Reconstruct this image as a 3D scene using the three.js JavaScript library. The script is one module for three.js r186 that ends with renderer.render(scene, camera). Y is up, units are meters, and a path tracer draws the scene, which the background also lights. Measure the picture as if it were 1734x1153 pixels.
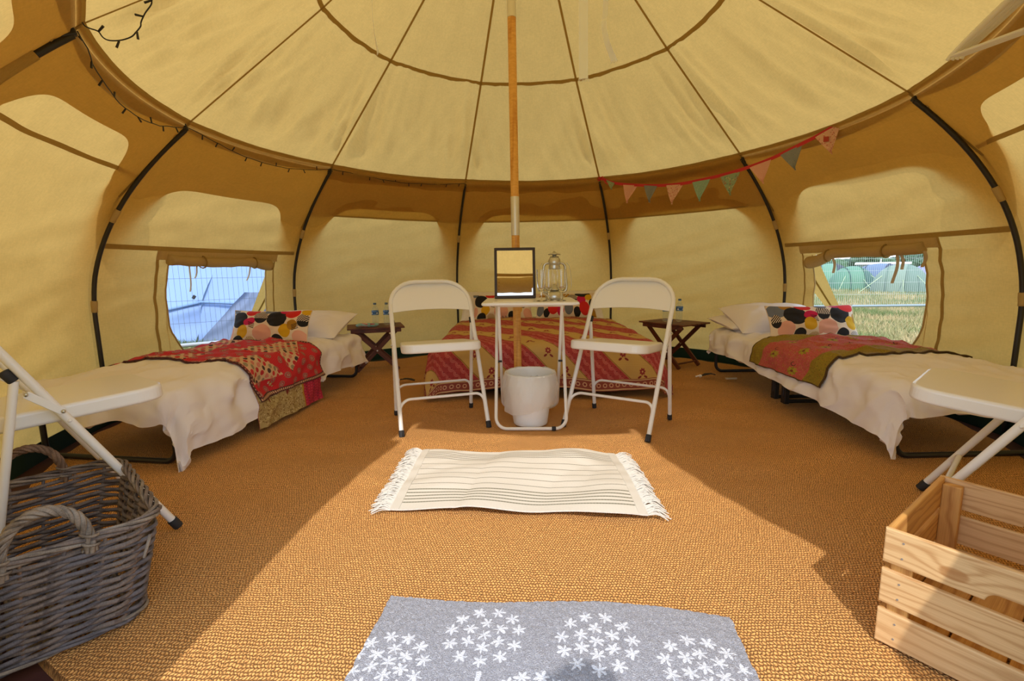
import * as THREE from 'three';
import { RoundedBoxGeometry } from 'three/addons/geometries/RoundedBoxGeometry.js';
import { mergeGeometries, toCreasedNormals, mergeVertices } from 'three/addons/utils/BufferGeometryUtils.js';
import { ImprovedNoise } from 'three/addons/math/ImprovedNoise.js';

// ---------- camera, sky, sun, exposure ----------
const W = 1734, H = 1153, FPX = 809.1;
const scene = new THREE.Scene();
const camera = new THREE.PerspectiveCamera(2 * Math.atan(H / 2 / FPX) * 180 / Math.PI, W / H, 0.02, 300);
camera.position.set(-0.08593, 0.9, 3.01474);
camera.rotation.order = 'YXZ';
camera.rotation.set(-0.147046, 0, -0.013791);
const renderer = new THREE.WebGLRenderer({ antialias: true });
renderer.toneMapping = THREE.LinearToneMapping;
renderer.toneMappingExposure = 1.0;
renderer.shadowMap.enabled = true;
const SKY = 2.3, SUN = 3.3;
{ // a clear, slightly hazy summer sky: paler towards the horizon, the same all round
  const w = 64, h = 128, d = new Float32Array(w * h * 4);
  for (let j = 0; j < h; j++) {
    const e = Math.max(0, Math.sin(((j + 0.5) / h - 0.5) * Math.PI)), t = Math.pow(e, 0.5);
    for (let i = 0; i < w; i++) d.set([0.86 - 0.30 * t, 0.92 - 0.18 * t, 1.0, 1], (j * w + i) * 4);
  }
  const sky = new THREE.DataTexture(d, w, h, THREE.RGBAFormat, THREE.FloatType);
  sky.mapping = THREE.EquirectangularReflectionMapping; sky.magFilter = THREE.LinearFilter; sky.needsUpdate = true;
  scene.background = sky; scene.environment = sky;
  scene.backgroundIntensity = SKY; scene.environmentIntensity = SKY;
}
const sun = new THREE.DirectionalLight(new THREE.Color().setRGB(1, 0.95, 0.9), SUN);
sun.position.set(-1.1, 10, 10); sun.target.position.set(0, 0, 0); sun.shadow.radius = 1.6; sun.castShadow = true;
Object.assign(sun.shadow.camera, { left: -8, right: 8, top: 8, bottom: -8, near: 0.1, far: 60 });
sun.shadow.mapSize.set(2048, 2048);
scene.add(sun, sun.target);

// ---------- helpers ----------
let seed = 7;
const rnd = () => { seed = (seed * 1664525 + 1013904223) >>> 0; return seed / 4294967296; };
const rr = (a, b) => a + (b - a) * rnd();
const PN = new ImprovedNoise(), nz = (x, y, z = 0.37) => PN.noise(x, y, z);
const lerp = THREE.MathUtils.lerp, clamp = THREE.MathUtils.clamp, smooth = THREE.MathUtils.smoothstep, PI = Math.PI, rad = (d) => d * PI / 180;
const V = (x, y, z) => new THREE.Vector3(x, y, z);
const col = (r, g, b) => new THREE.Color().setRGB(r, g, b);
const used = new Map();
const numbered = (n) => { const k = used.get(n) || 0; used.set(n, k + 1); return k ? n + '_' + String(k).padStart(3, '0') : n; };
function tag(o, label, category, group) { o.userData.label = label; o.userData.category = category; if (group) o.userData.group = group; return o; }
function shadows(m) { m.castShadow = m.receiveShadow = true; return m; }
function thing(name, label, category, p = [0, 0, 0], turn = 0, group) {
  const o = new THREE.Group(); o.name = numbered(name); o.position.set(...p); o.rotation.y = turn; scene.add(o);
  return tag(o, label, category, group);
}
function struct(name) { const o = new THREE.Group(); o.name = name; o.userData.kind = 'structure'; scene.add(o); return o; }
function part(name, g, m, parent) { const o = shadows(new THREE.Mesh(Array.isArray(g) ? join(g) : g, m)); o.name = numbered(name); parent.add(o); return o; }
function solo(name, g, m, label, category, group) { return tag(part(name, g, m, scene), label, category, group); }
function structMesh(name, g, m) { const o = part(name, g, m, scene); o.userData.kind = 'structure'; return o; }
function join(list) {
  const l = list.filter(Boolean).map((g) => { g = g.index ? g.toNonIndexed() : g.clone(); for (const k of Object.keys(g.attributes)) if (!['position', 'normal', 'uv'].includes(k)) g.deleteAttribute(k); if (!g.attributes.uv) g.setAttribute('uv', new THREE.Float32BufferAttribute(new Float32Array(g.attributes.position.count * 2), 2)); return g; });
  return l.length === 1 ? l[0] : mergeGeometries(l);
}
function grid(nu, nv, fn, uvf) {
  const p = [], t = [], ix = [];
  for (let j = 0; j <= nv; j++) for (let i = 0; i <= nu; i++) { const u = i / nu, v = j / nv, q = fn(u, v); p.push(q.x, q.y, q.z); const w = uvf ? uvf(u, v) : [u, v]; t.push(w[0], w[1]); }
  for (let j = 0; j < nv; j++) for (let i = 0; i < nu; i++) { const a = j * (nu + 1) + i, b = a + 1, c = a + nu + 1, d = c + 1; ix.push(a, b, d, a, d, c); }
  const g = new THREE.BufferGeometry();
  g.setAttribute('position', new THREE.Float32BufferAttribute(p, 3)); g.setAttribute('uv', new THREE.Float32BufferAttribute(t, 2)); g.setIndex(ix); g.computeVertexNormals();
  return g;
}
// a sheet with thickness: the grid surface, its copy th below it, and the edge between them
function shell(nu, nv, fn, th, uvf) {
  const g = grid(nu, nv, fn, uvf), P = g.attributes.position.array, N = g.attributes.normal.array, T = g.attributes.uv.array, n = P.length / 3;
  const p = Array.from(P), t = Array.from(T), ix = Array.from(g.index.array);
  for (let i = 0; i < n; i++) { for (let c = 0; c < 3; c++) p.push(P[i * 3 + c] - N[i * 3 + c] * th); t.push(T[i * 2], T[i * 2 + 1]); }
  const m = ix.length; for (let i = 0; i < m; i += 3) ix.push(ix[i] + n, ix[i + 2] + n, ix[i + 1] + n);
  const edge = (a, b) => ix.push(a, a + n, b + n, a, b + n, b);
  for (let i = 0; i < nu; i++) { edge(i, i + 1); edge(nv * (nu + 1) + i + 1, nv * (nu + 1) + i); }
  for (let j = 0; j < nv; j++) { edge((j + 1) * (nu + 1), j * (nu + 1)); edge(j * (nu + 1) + nu, (j + 1) * (nu + 1) + nu); }
  const s = new THREE.BufferGeometry(); s.setAttribute('position', new THREE.Float32BufferAttribute(p, 3)); s.setAttribute('uv', new THREE.Float32BufferAttribute(t, 2)); s.setIndex(ix);
  return toCreasedNormals(s, 0.9);
}
const curve = (pts, closed = false, tension = 0.5) => new THREE.CatmullRomCurve3(pts.map((q) => Array.isArray(q) ? V(...q) : q), closed, 'catmullrom', tension);
const tube = (pts, r, n = 24, s = 8, closed = false) => new THREE.TubeGeometry(curve(pts, closed), n, r, s, closed);
// a bent pipe: straight runs with rounded corners of radius R
function pipe(pts, r, R, s = 10) {
  pts = pts.map((q) => V(...q)); const path = new THREE.CurvePath(); let a = pts[0];
  for (let i = 1; i < pts.length; i++) {
    const b = pts[i];
    if (i === pts.length - 1) { path.add(new THREE.LineCurve3(a, b)); break; }
    const c = pts[i + 1], q = Math.min(Array.isArray(R) ? R[i - 1] : R, b.distanceTo(a) * 0.99, b.distanceTo(c) * 0.49), p0 = b.clone().lerp(a, q / b.distanceTo(a)), p1 = b.clone().lerp(c, q / b.distanceTo(c));
    path.add(new THREE.LineCurve3(a, p0)); const k = 0.45;
    path.add(new THREE.CubicBezierCurve3(p0, p0.clone().lerp(b, 1 - k), p1.clone().lerp(b, 1 - k), p1)); a = p1;
  }
  const out = []; for (const c of path.curves) { const n = c.isLineCurve3 ? 2 : 8; for (let i = 0; i < n; i++) out.push(c.getPoint(i / n)); } out.push(pts[pts.length - 1]);
  const poly = new THREE.CurvePath(); for (let i = 1; i < out.length; i++) poly.add(new THREE.LineCurve3(out[i - 1], out[i]));
  return sweep(out, r, s);
}
// circle swept along a polyline with parallel-transported frames, ends capped
function sweep(P, r, s = 8, closed = false) {
  const n = P.length, p = [], t = [], ix = []; let nrm = null, len = 0; const rad_ = typeof r === 'function' ? r : () => r;
  const at = (i) => closed ? P[(i + n) % n] : P[clamp(i, 0, n - 1)], m = closed ? n + 1 : n;
  for (let i = 0; i < m; i++) {
    const d = at(i + 1).clone().sub(at(i - 1)).normalize();
    if (!nrm) { nrm = Math.abs(d.y) < 0.9 ? V(0, 1, 0) : V(1, 0, 0); }
    nrm = nrm.clone().sub(d.clone().multiplyScalar(nrm.dot(d))).normalize(); const bi = d.clone().cross(nrm);
    if (i) len += at(i).distanceTo(at(i - 1));
    for (let k = 0; k <= s; k++) { const a = k / s * 2 * PI, q = at(i).clone().addScaledVector(nrm, Math.cos(a) * rad_(i / (m - 1))).addScaledVector(bi, Math.sin(a) * rad_(i / (m - 1))); p.push(q.x, q.y, q.z); t.push(len, k / s); }
  }
  for (let i = 0; i < m - 1; i++) for (let k = 0; k < s; k++) { const a = i * (s + 1) + k, b = a + 1, c = a + s + 1; ix.push(a, b, c + 1, a, c + 1, c); }
  if (!closed) for (const [e, dir] of [[0, 1], [m - 1, -1]]) for (let k = 1; k < s - 1; k++) { const o = e * (s + 1); dir > 0 ? ix.push(o, o + k + 1, o + k) : ix.push(o, o + k, o + k + 1); }
  const g = new THREE.BufferGeometry(); g.setAttribute('position', new THREE.Float32BufferAttribute(p, 3)); g.setAttribute('uv', new THREE.Float32BufferAttribute(t, 2)); g.setIndex(ix); g.computeVertexNormals();
  return g;
}
function rod(a, b, r, s = 8) { return sweep([V(...a), V(...b)], r, s); }
function box(w, h, d, x = 0, y = 0, z = 0, r = 0.003, rot) { const g = new RoundedBoxGeometry(w, h, d, 1, Math.min(r, w / 2.01, h / 2.01, d / 2.01)); if (rot) g.applyMatrix4(new THREE.Matrix4().makeRotationFromEuler(new THREE.Euler(...rot))); g.translate(x, y, z); return g; }
// a bar from a to b with a rectangular section w (sideways) x t
function bar(a, b, w, t, r = 0.002, side = V(0, 0, 1)) {
  a = V(...a); b = V(...b); const y = b.clone().sub(a), L = y.length(); y.normalize(); const z = side.clone().sub(y.clone().multiplyScalar(side.dot(y))).normalize(), x = y.clone().cross(z);
  const g = new RoundedBoxGeometry(w, L, t, 1, Math.min(r, w / 2.1, t / 2.1)); g.applyMatrix4(new THREE.Matrix4().makeBasis(x, y, z).setPosition(a.add(b).multiplyScalar(0.5))); return g;
}
const lathe = (pts, s = 32) => new THREE.LatheGeometry(pts.map((q) => new THREE.Vector2(q[0], q[1])), s);
const moved = (g, x, y, z, ry = 0, rx = 0, rz = 0) => { g.applyMatrix4(new THREE.Matrix4().makeRotationFromEuler(new THREE.Euler(rx, ry, rz, 'YXZ')).setPosition(x, y, z)); return g; };
const std = (c, rough = 0.7, o = {}) => new THREE.MeshStandardMaterial({ color: c, roughness: rough, side: THREE.DoubleSide, ...o });
const phys = (c, rough, o = {}) => new THREE.MeshPhysicalMaterial({ color: c, roughness: rough, side: THREE.DoubleSide, ...o });
function canvasTex(w, h, draw, rep) {
  const c = document.createElement('canvas'); c.width = w; c.height = h; draw(c.getContext('2d'), w, h);
  const t = new THREE.CanvasTexture(c); t.colorSpace = THREE.SRGBColorSpace; t.wrapS = t.wrapT = THREE.RepeatWrapping; t.magFilter = THREE.LinearFilter; if (rep) t.repeat.set(...rep); return t;
}
function dataTex(w, h, fn, srgb = false, rep) {
  const d = new Uint8Array(w * h * 4);
  for (let y = 0; y < h; y++) for (let x = 0; x < w; x++) { const c = fn(x / w, y / h, x, y), o = (y * w + x) * 4; if (Array.isArray(c)) { d[o] = clamp(c[0], 0, 255); d[o + 1] = clamp(c[1], 0, 255); d[o + 2] = clamp(c[2], 0, 255); } else d[o] = d[o + 1] = d[o + 2] = clamp(c, 0, 255); d[o + 3] = 255; }
  const t = new THREE.DataTexture(d, w, h, THREE.RGBAFormat); t.wrapS = t.wrapT = THREE.RepeatWrapping; t.magFilter = THREE.LinearFilter; t.minFilter = THREE.LinearMipmapLinearFilter; if (srgb) t.colorSpace = THREE.SRGBColorSpace; if (rep) t.repeat.set(...rep); t.needsUpdate = true; return t;
}
// tiling value noise
function tileNoise(n, s) { const r = []; let q = s >>> 0; for (let i = 0; i < n * n; i++) { q = (q * 1664525 + 1013904223) >>> 0; r.push(q / 4294967296); } return (u, v) => { u = ((u % 1) + 1) % 1 * n; v = ((v % 1) + 1) % 1 * n; const x = Math.floor(u), y = Math.floor(v), a = u - x, b = v - y, f = (i, j) => r[((j % n) * n) + (i % n)], s1 = a * a * (3 - 2 * a), s2 = b * b * (3 - 2 * b); return lerp(lerp(f(x, y), f(x + 1, y), s1), lerp(f(x, y + 1), f(x + 1, y + 1), s1), s2); }; }

// ---------- materials ----------
const weaveTex = (() => { const a = tileNoise(128, 3), b = tileNoise(256, 9); return dataTex(512, 512, (u, v, x, y) => 118 + 46 * ((x + y) % 2) * 0.6 + 60 * (a(u, v) - 0.5) + 70 * (b(u, v * 0.5) - 0.5)); })();
const canvasColour = (() => { const a = tileNoise(12, 5), b = tileNoise(64, 6), c = tileNoise(256, 8), e = tileNoise(256, 11); return dataTex(512, 512, (u, v) => { const k = 242 + 6 * (a(u, v) - 0.5) + 4 * (b(u, v) - 0.5) + 8 * (c(u, v * 0.25) - 0.5) + 8 * (e(u * 0.25, v) - 0.5); return [k, k, k]; }, true); })();
const CANVAS = [0.73, 0.475, 0.14];
const canvasMat = (o = {}) => phys(col(...(o.c || CANVAS)), 1, { map: canvasColour, bumpMap: weaveTex, bumpScale: 0.0004, transmission: o.t ?? 0.37, thickness: 0, specularIntensity: 0.1 });
const M = {
  wall: canvasMat(), lining: canvasMat({ t: 0.62 }), roof: canvasMat(), fly: canvasMat(), seam: canvasMat({ c: [0.5, 0.33, 0.10], t: 0.3 }), tab: canvasMat({ c: [0.66, 0.47, 0.2], t: 0.2 }),
  black: std(col(0.018, 0.016, 0.015), 0.45), rubber: std(col(0.022, 0.022, 0.024), 0.75),
  white: phys(col(0.84, 0.82, 0.78), 0.3, { clearcoat: 0.25, clearcoatRoughness: 0.25 }),
  steel: std(col(0.58, 0.57, 0.5), 0.34, { metalness: 0.9 }), sleeve: std(col(0.74, 0.71, 0.62), 0.42, { metalness: 0.55 }),
  guy: std(col(0.5, 0.6, 0.36), 0.7), crystal: phys(col(1, 1, 1), 0.01, { transmission: 1, thickness: 0.003, ior: 1.48 }), glass: phys(col(1, 1, 1), 0.02, { transmission: 1, thickness: 0, ior: 1.45 }), plastic: phys(col(0.93, 0.97, 1), 0.06, { transmission: 0.96, thickness: 0, ior: 1.4 }),
  bag: phys(col(0.93, 0.93, 0.92), 0.5, { transmission: 0.7, thickness: 0, roughness: 0.62 }), bin: phys(col(0.86, 0.86, 0.84), 0.4),
  tape: std(col(0.93, 0.95, 0.98), 0.8, { bumpMap: weaveTex, bumpScale: 0.0004 }), webbing: std(col(0.50, 0.38, 0.22), 0.9),
  cotton: std(col(0.85, 0.80, 0.78), 0.92, { bumpMap: weaveTex, bumpScale: 0.0003 }),
};
// ---------- the tent: a round canvas bell with a bulging wall, ten bowed poles and one pole in the middle ----------
const EAVE = 1.764, R1 = 1.9965, R2 = 1.138, Y2 = 2.394, APEX = 3.34;
const POLE = [-127.2, -92.5, -54.6, -15.7, 23.4, 62.5, 101.9, 134, 163.6, 204].map(rad), PR = [2.0, 1.961, 1.92, 1.935, 2.0, 1.96, 2.028, 2.1, 2.08, 2.08], NP = 10;
const prof = (y) => { const d = EAVE - Math.max(y, 0.62); return R1 + 1.24396 * d - 0.70405 * d * d + 0.09394 * d * d * d; };
const lean = (i, y) => POLE[i] + (i === 8 ? rad(5 * smooth(y, 0.9, 1.65) - 2.2 * Math.exp(-Math.pow((y - 0.8) / 0.2, 2))) : 0);
const panelAt = (i, y = EAVE) => { const a = lean(i, y), b = i + 1 < NP ? lean(i + 1, y) : POLE[0] + 2 * PI; return [a, b, PR[i], PR[(i + 1) % NP]]; };
// point on panel i (0..9), u across it, height y; the fabric is pulled a little flat between the poles
function wallPoint(i, u, y, lift = 0, folds = true) {
  const [a, b, ra, rb] = panelAt(i, y), th = lerp(a, b, u), D = b - a, flat = lerp(1, Math.cos(D / 2) / Math.cos((u - 0.5) * D), 0.5);
  const off = (lerp(ra, rb, smooth(u, 0, 1)) - R1) * clamp((y - 0.9) / 0.86, 0, 1);
  let r = (prof(y) + off) * flat + 0.016 + lift;
  const top = folds ? smooth(y, EAVE - 0.12, EAVE) : 0, rt = lerp(ra, rb, smooth(u, 0, 1)) * lerp(1, Math.cos(D / 2) / Math.cos((u - 0.5) * D), 0.35) + 0.004 + lift;
  if (folds) {
    const e = Math.pow(Math.abs(2 * u - 1), 4), s = th * 2.4, r0 = r, ed = smooth(Math.min(u, 1 - u), 0.01, 0.16);
    r += 0.020 * nz(s * 1.3, y * 2.6 + i * 3.1) + 0.018 * nz(s * 1.6 + y * 2, y * 10 - s * 2.6, i * 1.7) + 0.018 * e * nz(u * 6, y * 15 + Math.abs(u - 0.5) * 6, i * 2.3) + 0.006 * nz(s * 3, y * 22 + s * 4, i * 4.1);
    const k = Math.sin((y * 13 + Math.abs(u - 0.5) * 9 + 1.6 * nz(s, y * 2, i))); r += 0.004 * k * smooth(y, 0.9, 1.3) * (0.4 + e);
    r = Math.max(lerp(r0, r, ed), r0 - 0.012);
  }
  r = lerp(r, rt, top); y = y >= EAVE ? EAVE - 0.012 * Math.sin(u * PI) : y;
  return V(Math.sin(th) * r, y, -Math.cos(th) * r);
}
const ringPoint = (i, u) => { const [a, b, ra, rb] = panelAt(i), th = lerp(a, b, u), D = b - a, r = lerp(ra, rb, smooth(u, 0, 1)) * lerp(1, Math.cos(D / 2) / Math.cos((u - 0.5) * D), 0.35); return V(Math.sin(th) * r, EAVE - 0.012 * Math.sin(u * PI), -Math.cos(th) * r); };
function roofPoint(i, u, t, folds = true) {
  const [a, b] = panelAt(i), th = lerp(a, b, u), D = b - a, fl = lerp(1, Math.cos(D / 2) / Math.cos((u - 0.5) * D), 0.3), e = ringPoint(i, u), mid = V(Math.sin(th) * R2 * fl, Y2, -Math.cos(th) * R2 * fl), top = V(0, APEX, 0), s = 0.43;
  const q = t < s ? e.lerp(mid, t / s) : mid.lerp(top, (t - s) / (1 - s));
  if (folds) {
    const ed = Math.min(u, 1 - u), w = Math.sin(clamp(t / s, 0, 1) * PI * 0.5 + 0.9) * (t < s ? 1 : 0.35) * smooth(ed, 0, 0.05) * smooth(t, 0, 0.13);
    const low = 1 - clamp(t / s, 0, 1);
    q.y += w * (0.055 * nz(u * 7 + t * 1.5, t * 2.2, i * 3.3) * (0.35 + low) + 0.060 * nz(u * 17 + t * 7, t * 2.4, i * 1.9) * (0.2 + low) * (0.35 + 1.5 * Math.pow(Math.abs(2 * u - 1), 2)) + 0.030 * nz(u * 11 - t * 9, t * 3, i * 2.9 + 5) * low - 0.02 * Math.sin(u * PI) * Math.sin(clamp(t / s, 0, 1) * PI));
  }
  return q;
}
const uvWall = (i, w = 1.7, h = 1.8) => (u, v) => [u * w + i * 0.37, v * h];
// openings in the two window panels: u range, heights, corner radius at the foot
const span = (i, d0, d1) => { const [a, b] = panelAt(i); return [(rad(d0) - a) / (b - a), (rad(d1) - a) / (b - a)]; };
const WIN = { 1: { u: span(1, -81, -61), y: [0.26, 0.985], rl: 0.27, rr: 0.2, drop: 0.12 }, 5: { u: span(5, 68.3, 88.8), y: [0.25, 0.985], rl: 0.22, rr: 0.25, drop: 0.1 } };
function winLow(w, u, i) { const [a, b] = panelAt(i), m = (b - a) * 2.55, l = (u - w.u[0]) * m, r = (w.u[1] - u) * m, f = (d, R) => d < R ? R - Math.sqrt(Math.max(0, R * R - (R - d) * (R - d))) : 0; return w.y[0] + Math.max(f(l, w.rl) * 1.5, f(r, w.rr) * 1.5); }
function panelGeo(i) {
  const w = WIN[i], full = (u0, u1, nu, lo, hi, nv) => grid(nu, nv, (u, v) => { const U = lerp(u0, u1, u); return wallPoint(i, U, lerp(lo(U), hi(U), v)); }, (u, v) => { const U = lerp(u0, u1, u); return [U * 1.7 + i * 0.37, lerp(lo(U), hi(U), v)]; });
  const zero = () => -0.06, top = () => EAVE;
  if (!w) return full(0, 1, 44, zero, top, 56);
  const y1 = () => w.y[1], [ua, ub] = w.u;
  return join([full(0, ua, 14, zero, y1, 34), full(ub, 1, 14, zero, y1, 34), full(ua - 0.002, ub + 0.002, 48, zero, (u) => winLow(w, clamp(u, ua, ub), i), 16), full(0, ua, 14, y1, top, 26), full(ub, 1, 14, y1, top, 26), full(ua, ub, 48, y1, top, 26)]);
}
const ribbonOn = (i, u0, u1, y, wd, lift = -0.006, n = 40) => grid(n, 2, (u, v) => wallPoint(i, lerp(u0, u1, u), y + (v - 0.5) * wd, lift), (u, v) => [u * 2, v * 0.1]);
const upright = (i, u, y0, y1, wd, lift = -0.006) => { const [a, b] = panelAt(i), du = wd / 2.5 / (b - a); return grid(2, 30, (s, v) => wallPoint(i, u + (s - 0.5) * du, lerp(y0, y1, v), lift), (s, v) => [s * 0.1, v]); };
[9, 0, 1, 2, 3, 4, 5, 6, 7].forEach((i) => {
  const name = ['wall_left', 'wall_left_window', 'wall_back_left', 'wall_back', 'wall_back_right', 'wall_right_window', 'wall_right', 'wall_front_right', 'wall_front'][i] || 'wall_front_left';
  const g = struct(name); part('canvas_panel', panelGeo(i), M.wall, g);
  const y = WIN[i] ? 1.075 : i === 0 || i > 5 ? 1.48 : 1.415;
  part('seam', ribbonOn(i, 0.01, 0.99, y, WIN[i] ? 0.03 : 0.018), M.seam, g);
  if (i >= 2 && i <= 4) part('upper_lining', grid(88, 40, (u, v) => wallPoint(i, u, lerp(1.418, EAVE - 0.004, v), -0.014 - 0.012 * Math.sin(v * PI)), (u, v) => [u * 1.7, v * 0.4]), M.lining, g);
  if (WIN[i]) { const w = WIN[i], e = i === 1 ? w.u[0] - 0.05 : w.u[1] + 0.06; part('seam', upright(i, e, 0, 1.06, 0.022), M.seam, g); part('seam', ribbonOn(i, w.u[0] - 0.06, w.u[1] + 0.06, 1.03, 0.06, -0.009), M.tab, g); part('seam', upright(i, i === 1 ? w.u[1] + 0.045 : w.u[0] - 0.05, 0.2, 1.02, 0.012), M.seam, g); }
  part('groundsheet_upstand', grid(40, 2, (u, v) => wallPoint(i, u, -0.045 + 0.115 * v, -0.022, false)), std(col(0.010, 0.042, 0.028), 0.95), g);
});
// the windows: bound edge, rolled-up canvas blind, ties
for (const i of [1, 5]) {
  const w = WIN[i], g = struct(i === 1 ? 'window_1' : 'window_2'), pts = [];
  const n = 60; for (let k = 0; k <= n; k++) { const u = lerp(w.u[0], w.u[1], k / n); pts.push(wallPoint(i, u, Math.min(winLow(w, u, i), 0.8), -0.002)); }
  const L = wallPoint(i, w.u[0], w.y[1]), R = wallPoint(i, w.u[1], w.y[1]), up = (u) => [0.2, 0.4, 0.6, 0.8].map((t) => wallPoint(i, u, lerp(Math.min(winLow(w, u, i), 0.8), w.y[1], t), -0.002));
  part('window_frame', sweep([L, ...up(w.u[0]).reverse(), ...pts, ...up(w.u[1]), R], 0.006, 6), M.tab, g);
  const roll = (k) => { const u = lerp(w.u[0] - 0.012, w.u[1] + 0.012, k), droopL = i === 1 ? 0.03 * smooth(k, 0.75, 1) : 0.075 * smooth(1 - k, 0.7, 1), p = wallPoint(i, u, 1.0 - droopL - 0.014 * Math.sin(k * PI) + 0.008 * nz(k * 5, i), -0.03, false); return p; };
  const P = Array.from({ length: 40 }, (_, k) => roll(k / 39));
  part('rolled_blind', sweep(P, (t) => 0.036 + 0.007 * nz(t * 9, i * 2) + (i === 1 ? 0.010 * smooth(t, 0.75, 1) : 0.012 * smooth(1 - t, 0.72, 1)), 14), M.tab, g);
  for (const t of i === 1 ? [0.3, 0.82] : [0.2, 0.72]) part('tie_band', sweep(Array.from({ length: 13 }, (_, k) => { const a = k / 12 * 2 * PI, c = roll(t), o = c.clone().setY(0).normalize(); return c.clone().addScaledVector(o, Math.cos(a) * 0.045).add(V(0, Math.sin(a) * 0.045, 0)); }), 0.005, 6), M.seam, g);
  for (const [t, l, s] of i === 1 ? [[0.2, 0.2, -0.02], [0.27, 0.1, -0.03], [0.8, 0.13, -0.05]] : [[0.22, 0.12, 0.02], [0.78, 0.2, -0.01], [0.8, 0.11, 0.03], [0.985, 0.1, 0]]) {
    const c = roll(t); part('tie_tape', shell(2, 12, (u, v) => V(c.x + (u - 0.5) * 0.016 + s * v + 0.012 * Math.sin(v * 3), c.y - 0.02 - v * l, c.z + 0.006 * Math.sin(v * 5) + (u - 0.5) * 0.008 + 0.03), 0.002), M.webbing, g);
  }
}
// the door: its canvas rolled up under the eave and the flap tied back to the left door pole
{
  const g = struct('door_1'), roll = (u) => { const q = ringPoint(8, u), o = q.clone().setY(0).normalize(); return q.addScaledVector(o, -0.01).add(V(0, -0.098 - 0.012 * Math.sin(u * PI) + 0.006 * nz(u * 12, 3), 0)); };
  part('rolled_door', sweep(Array.from({ length: 40 }, (_, k) => roll(lerp(0.02, 0.98, k / 39))), (t) => 0.08 + 0.006 * nz(t * 12, 5), 14), M.tab, g);
  for (const t of [0.2, 0.5, 0.8]) part('tie_band', sweep(Array.from({ length: 13 }, (_, k) => { const a = k / 12 * 2 * PI, c = roll(t), o = c.clone().setY(0).normalize(); return c.clone().addScaledVector(o, Math.cos(a) * 0.077).add(V(0, Math.sin(a) * 0.077, 0)); }), 0.006, 6), M.seam, g);
  for (const [u0, r0, r1] of [[0.978, 0.045, 0.095]]) part('tied_flap', sweep(Array.from({ length: 24 }, (_, k) => wallPoint(8, u0, lerp(1.55, 0.02, k / 23), -0.02, false)), (t) => lerp(r0, r1, smooth(t, 0.2, 0.7)) * (1 + 0.12 * nz(t * 9, u0 * 5)), 12), M.tab, g);
}
// roof: ten panels, sewn seams, the ring seam, an inner flap along the eave
{
  const g = struct('ceiling');
  for (let i = 0; i < NP; i++) {
    part('roof_panel', grid(56, 60, (u, v) => roofPoint(i, u, v * 0.995), (u, v) => [(u - 0.5) * (1 - v) * 1.4 + i * 0.31, v * 2.4]), M.roof, g);
    part('seam', grid(2, 50, (s, v) => { const t = v * 0.985, k = (s - 0.5) * 0.013 / (1.02 - t), j = k < 0 ? (i + NP - 1) % NP : i, q = k < 0 ? roofPoint(j, 1 + k, t, false) : roofPoint(i, k, t, false); q.y -= 0.009; return q; }), M.seam, g);
    part('ring_seam', grid(40, 2, (u, s) => { const q = roofPoint(i, u, 0.43 + (s - 0.5) * 0.011); q.y -= 0.008; return q; }), M.seam, g);
    part('eave_hem', grid(40, 2, (u, s) => { const q = roofPoint(i, u, 0.004 + s * 0.012); q.y -= 0.007; return q; }), M.seam, g);
    if (i !== 8) part('eave_flap', grid(40, 3, (u, s) => { const d = s * (0.028 + 0.05 * Math.sin(u * PI)), q = ringPoint(i, u), o = q.clone().setY(0).normalize(); return q.addScaledVector(o, 0.006 + d * 0.55 + 0.006 * nz(u * 9, s, i)).add(V(0, -d * 0.75 - 0.004, 0)); }), M.tab, g);
  }
  part('apex_cap', lathe([[0.16, APEX - 0.1], [0.1, APEX], [0.03, APEX + 0.05], [0.001, APEX + 0.06]], 20), M.seam, g);
}
// outer fly: goes on from the roof past the eave, scalloped, drawn out at each pole into a strap that is pegged to the ground
{
  const g = struct('fly_sheet');
  const flyPoint = (i, u, t, len) => { const [a, b] = panelAt(i), th = lerp(a, b, u), e = ringPoint(i, u), d = t * len, o = V(Math.sin(th), 0, -Math.cos(th)); return e.addScaledVector(o, -0.02 + d * 0.745).add(V(0, 0.006 - d * 0.655 - 0.02 * Math.sin(clamp(t, 0, 1) * PI) * Math.min(1, len), 0)); };
  const [pa, pb] = [0.235, 2.55];
  for (let i = 0; i < NP; i++) {
    const front = i === 8, len = (u) => (front ? 0.1 : (i >= 1 && i <= 5 ? 0.44 : pa) + 0.03 * Math.sin(i * 2)) + (front || (i === 7 && u > 0.5) || (i === 9 && u < 0.5) ? 0 : (pb - pa) * Math.pow(Math.abs(2 * u - 1), 7.5));
    const su = (u) => { const k = 2 * u - 1; return 0.5 + 0.5 * Math.sign(k) * (1 - Math.pow(1 - Math.abs(k), 2)); };
    part('fly_panel', grid(72, 14, (u, v) => flyPoint(i, su(u), v, len(su(u))), (u, v) => [u * 1.4, v * len(su(u))]), M.fly, g);
  }
  for (let i = 0; i < 8; i++) part('strap_seam', grid(2, 24, (s, v) => { const q = flyPoint(i, 0, v, pb - 0.05), t = V(Math.cos(POLE[i]), 0, Math.sin(POLE[i])); return q.addScaledVector(t, (s - 0.5) * 0.02).add(V(0, -0.006, 0)); }), M.seam, g);
}
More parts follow.
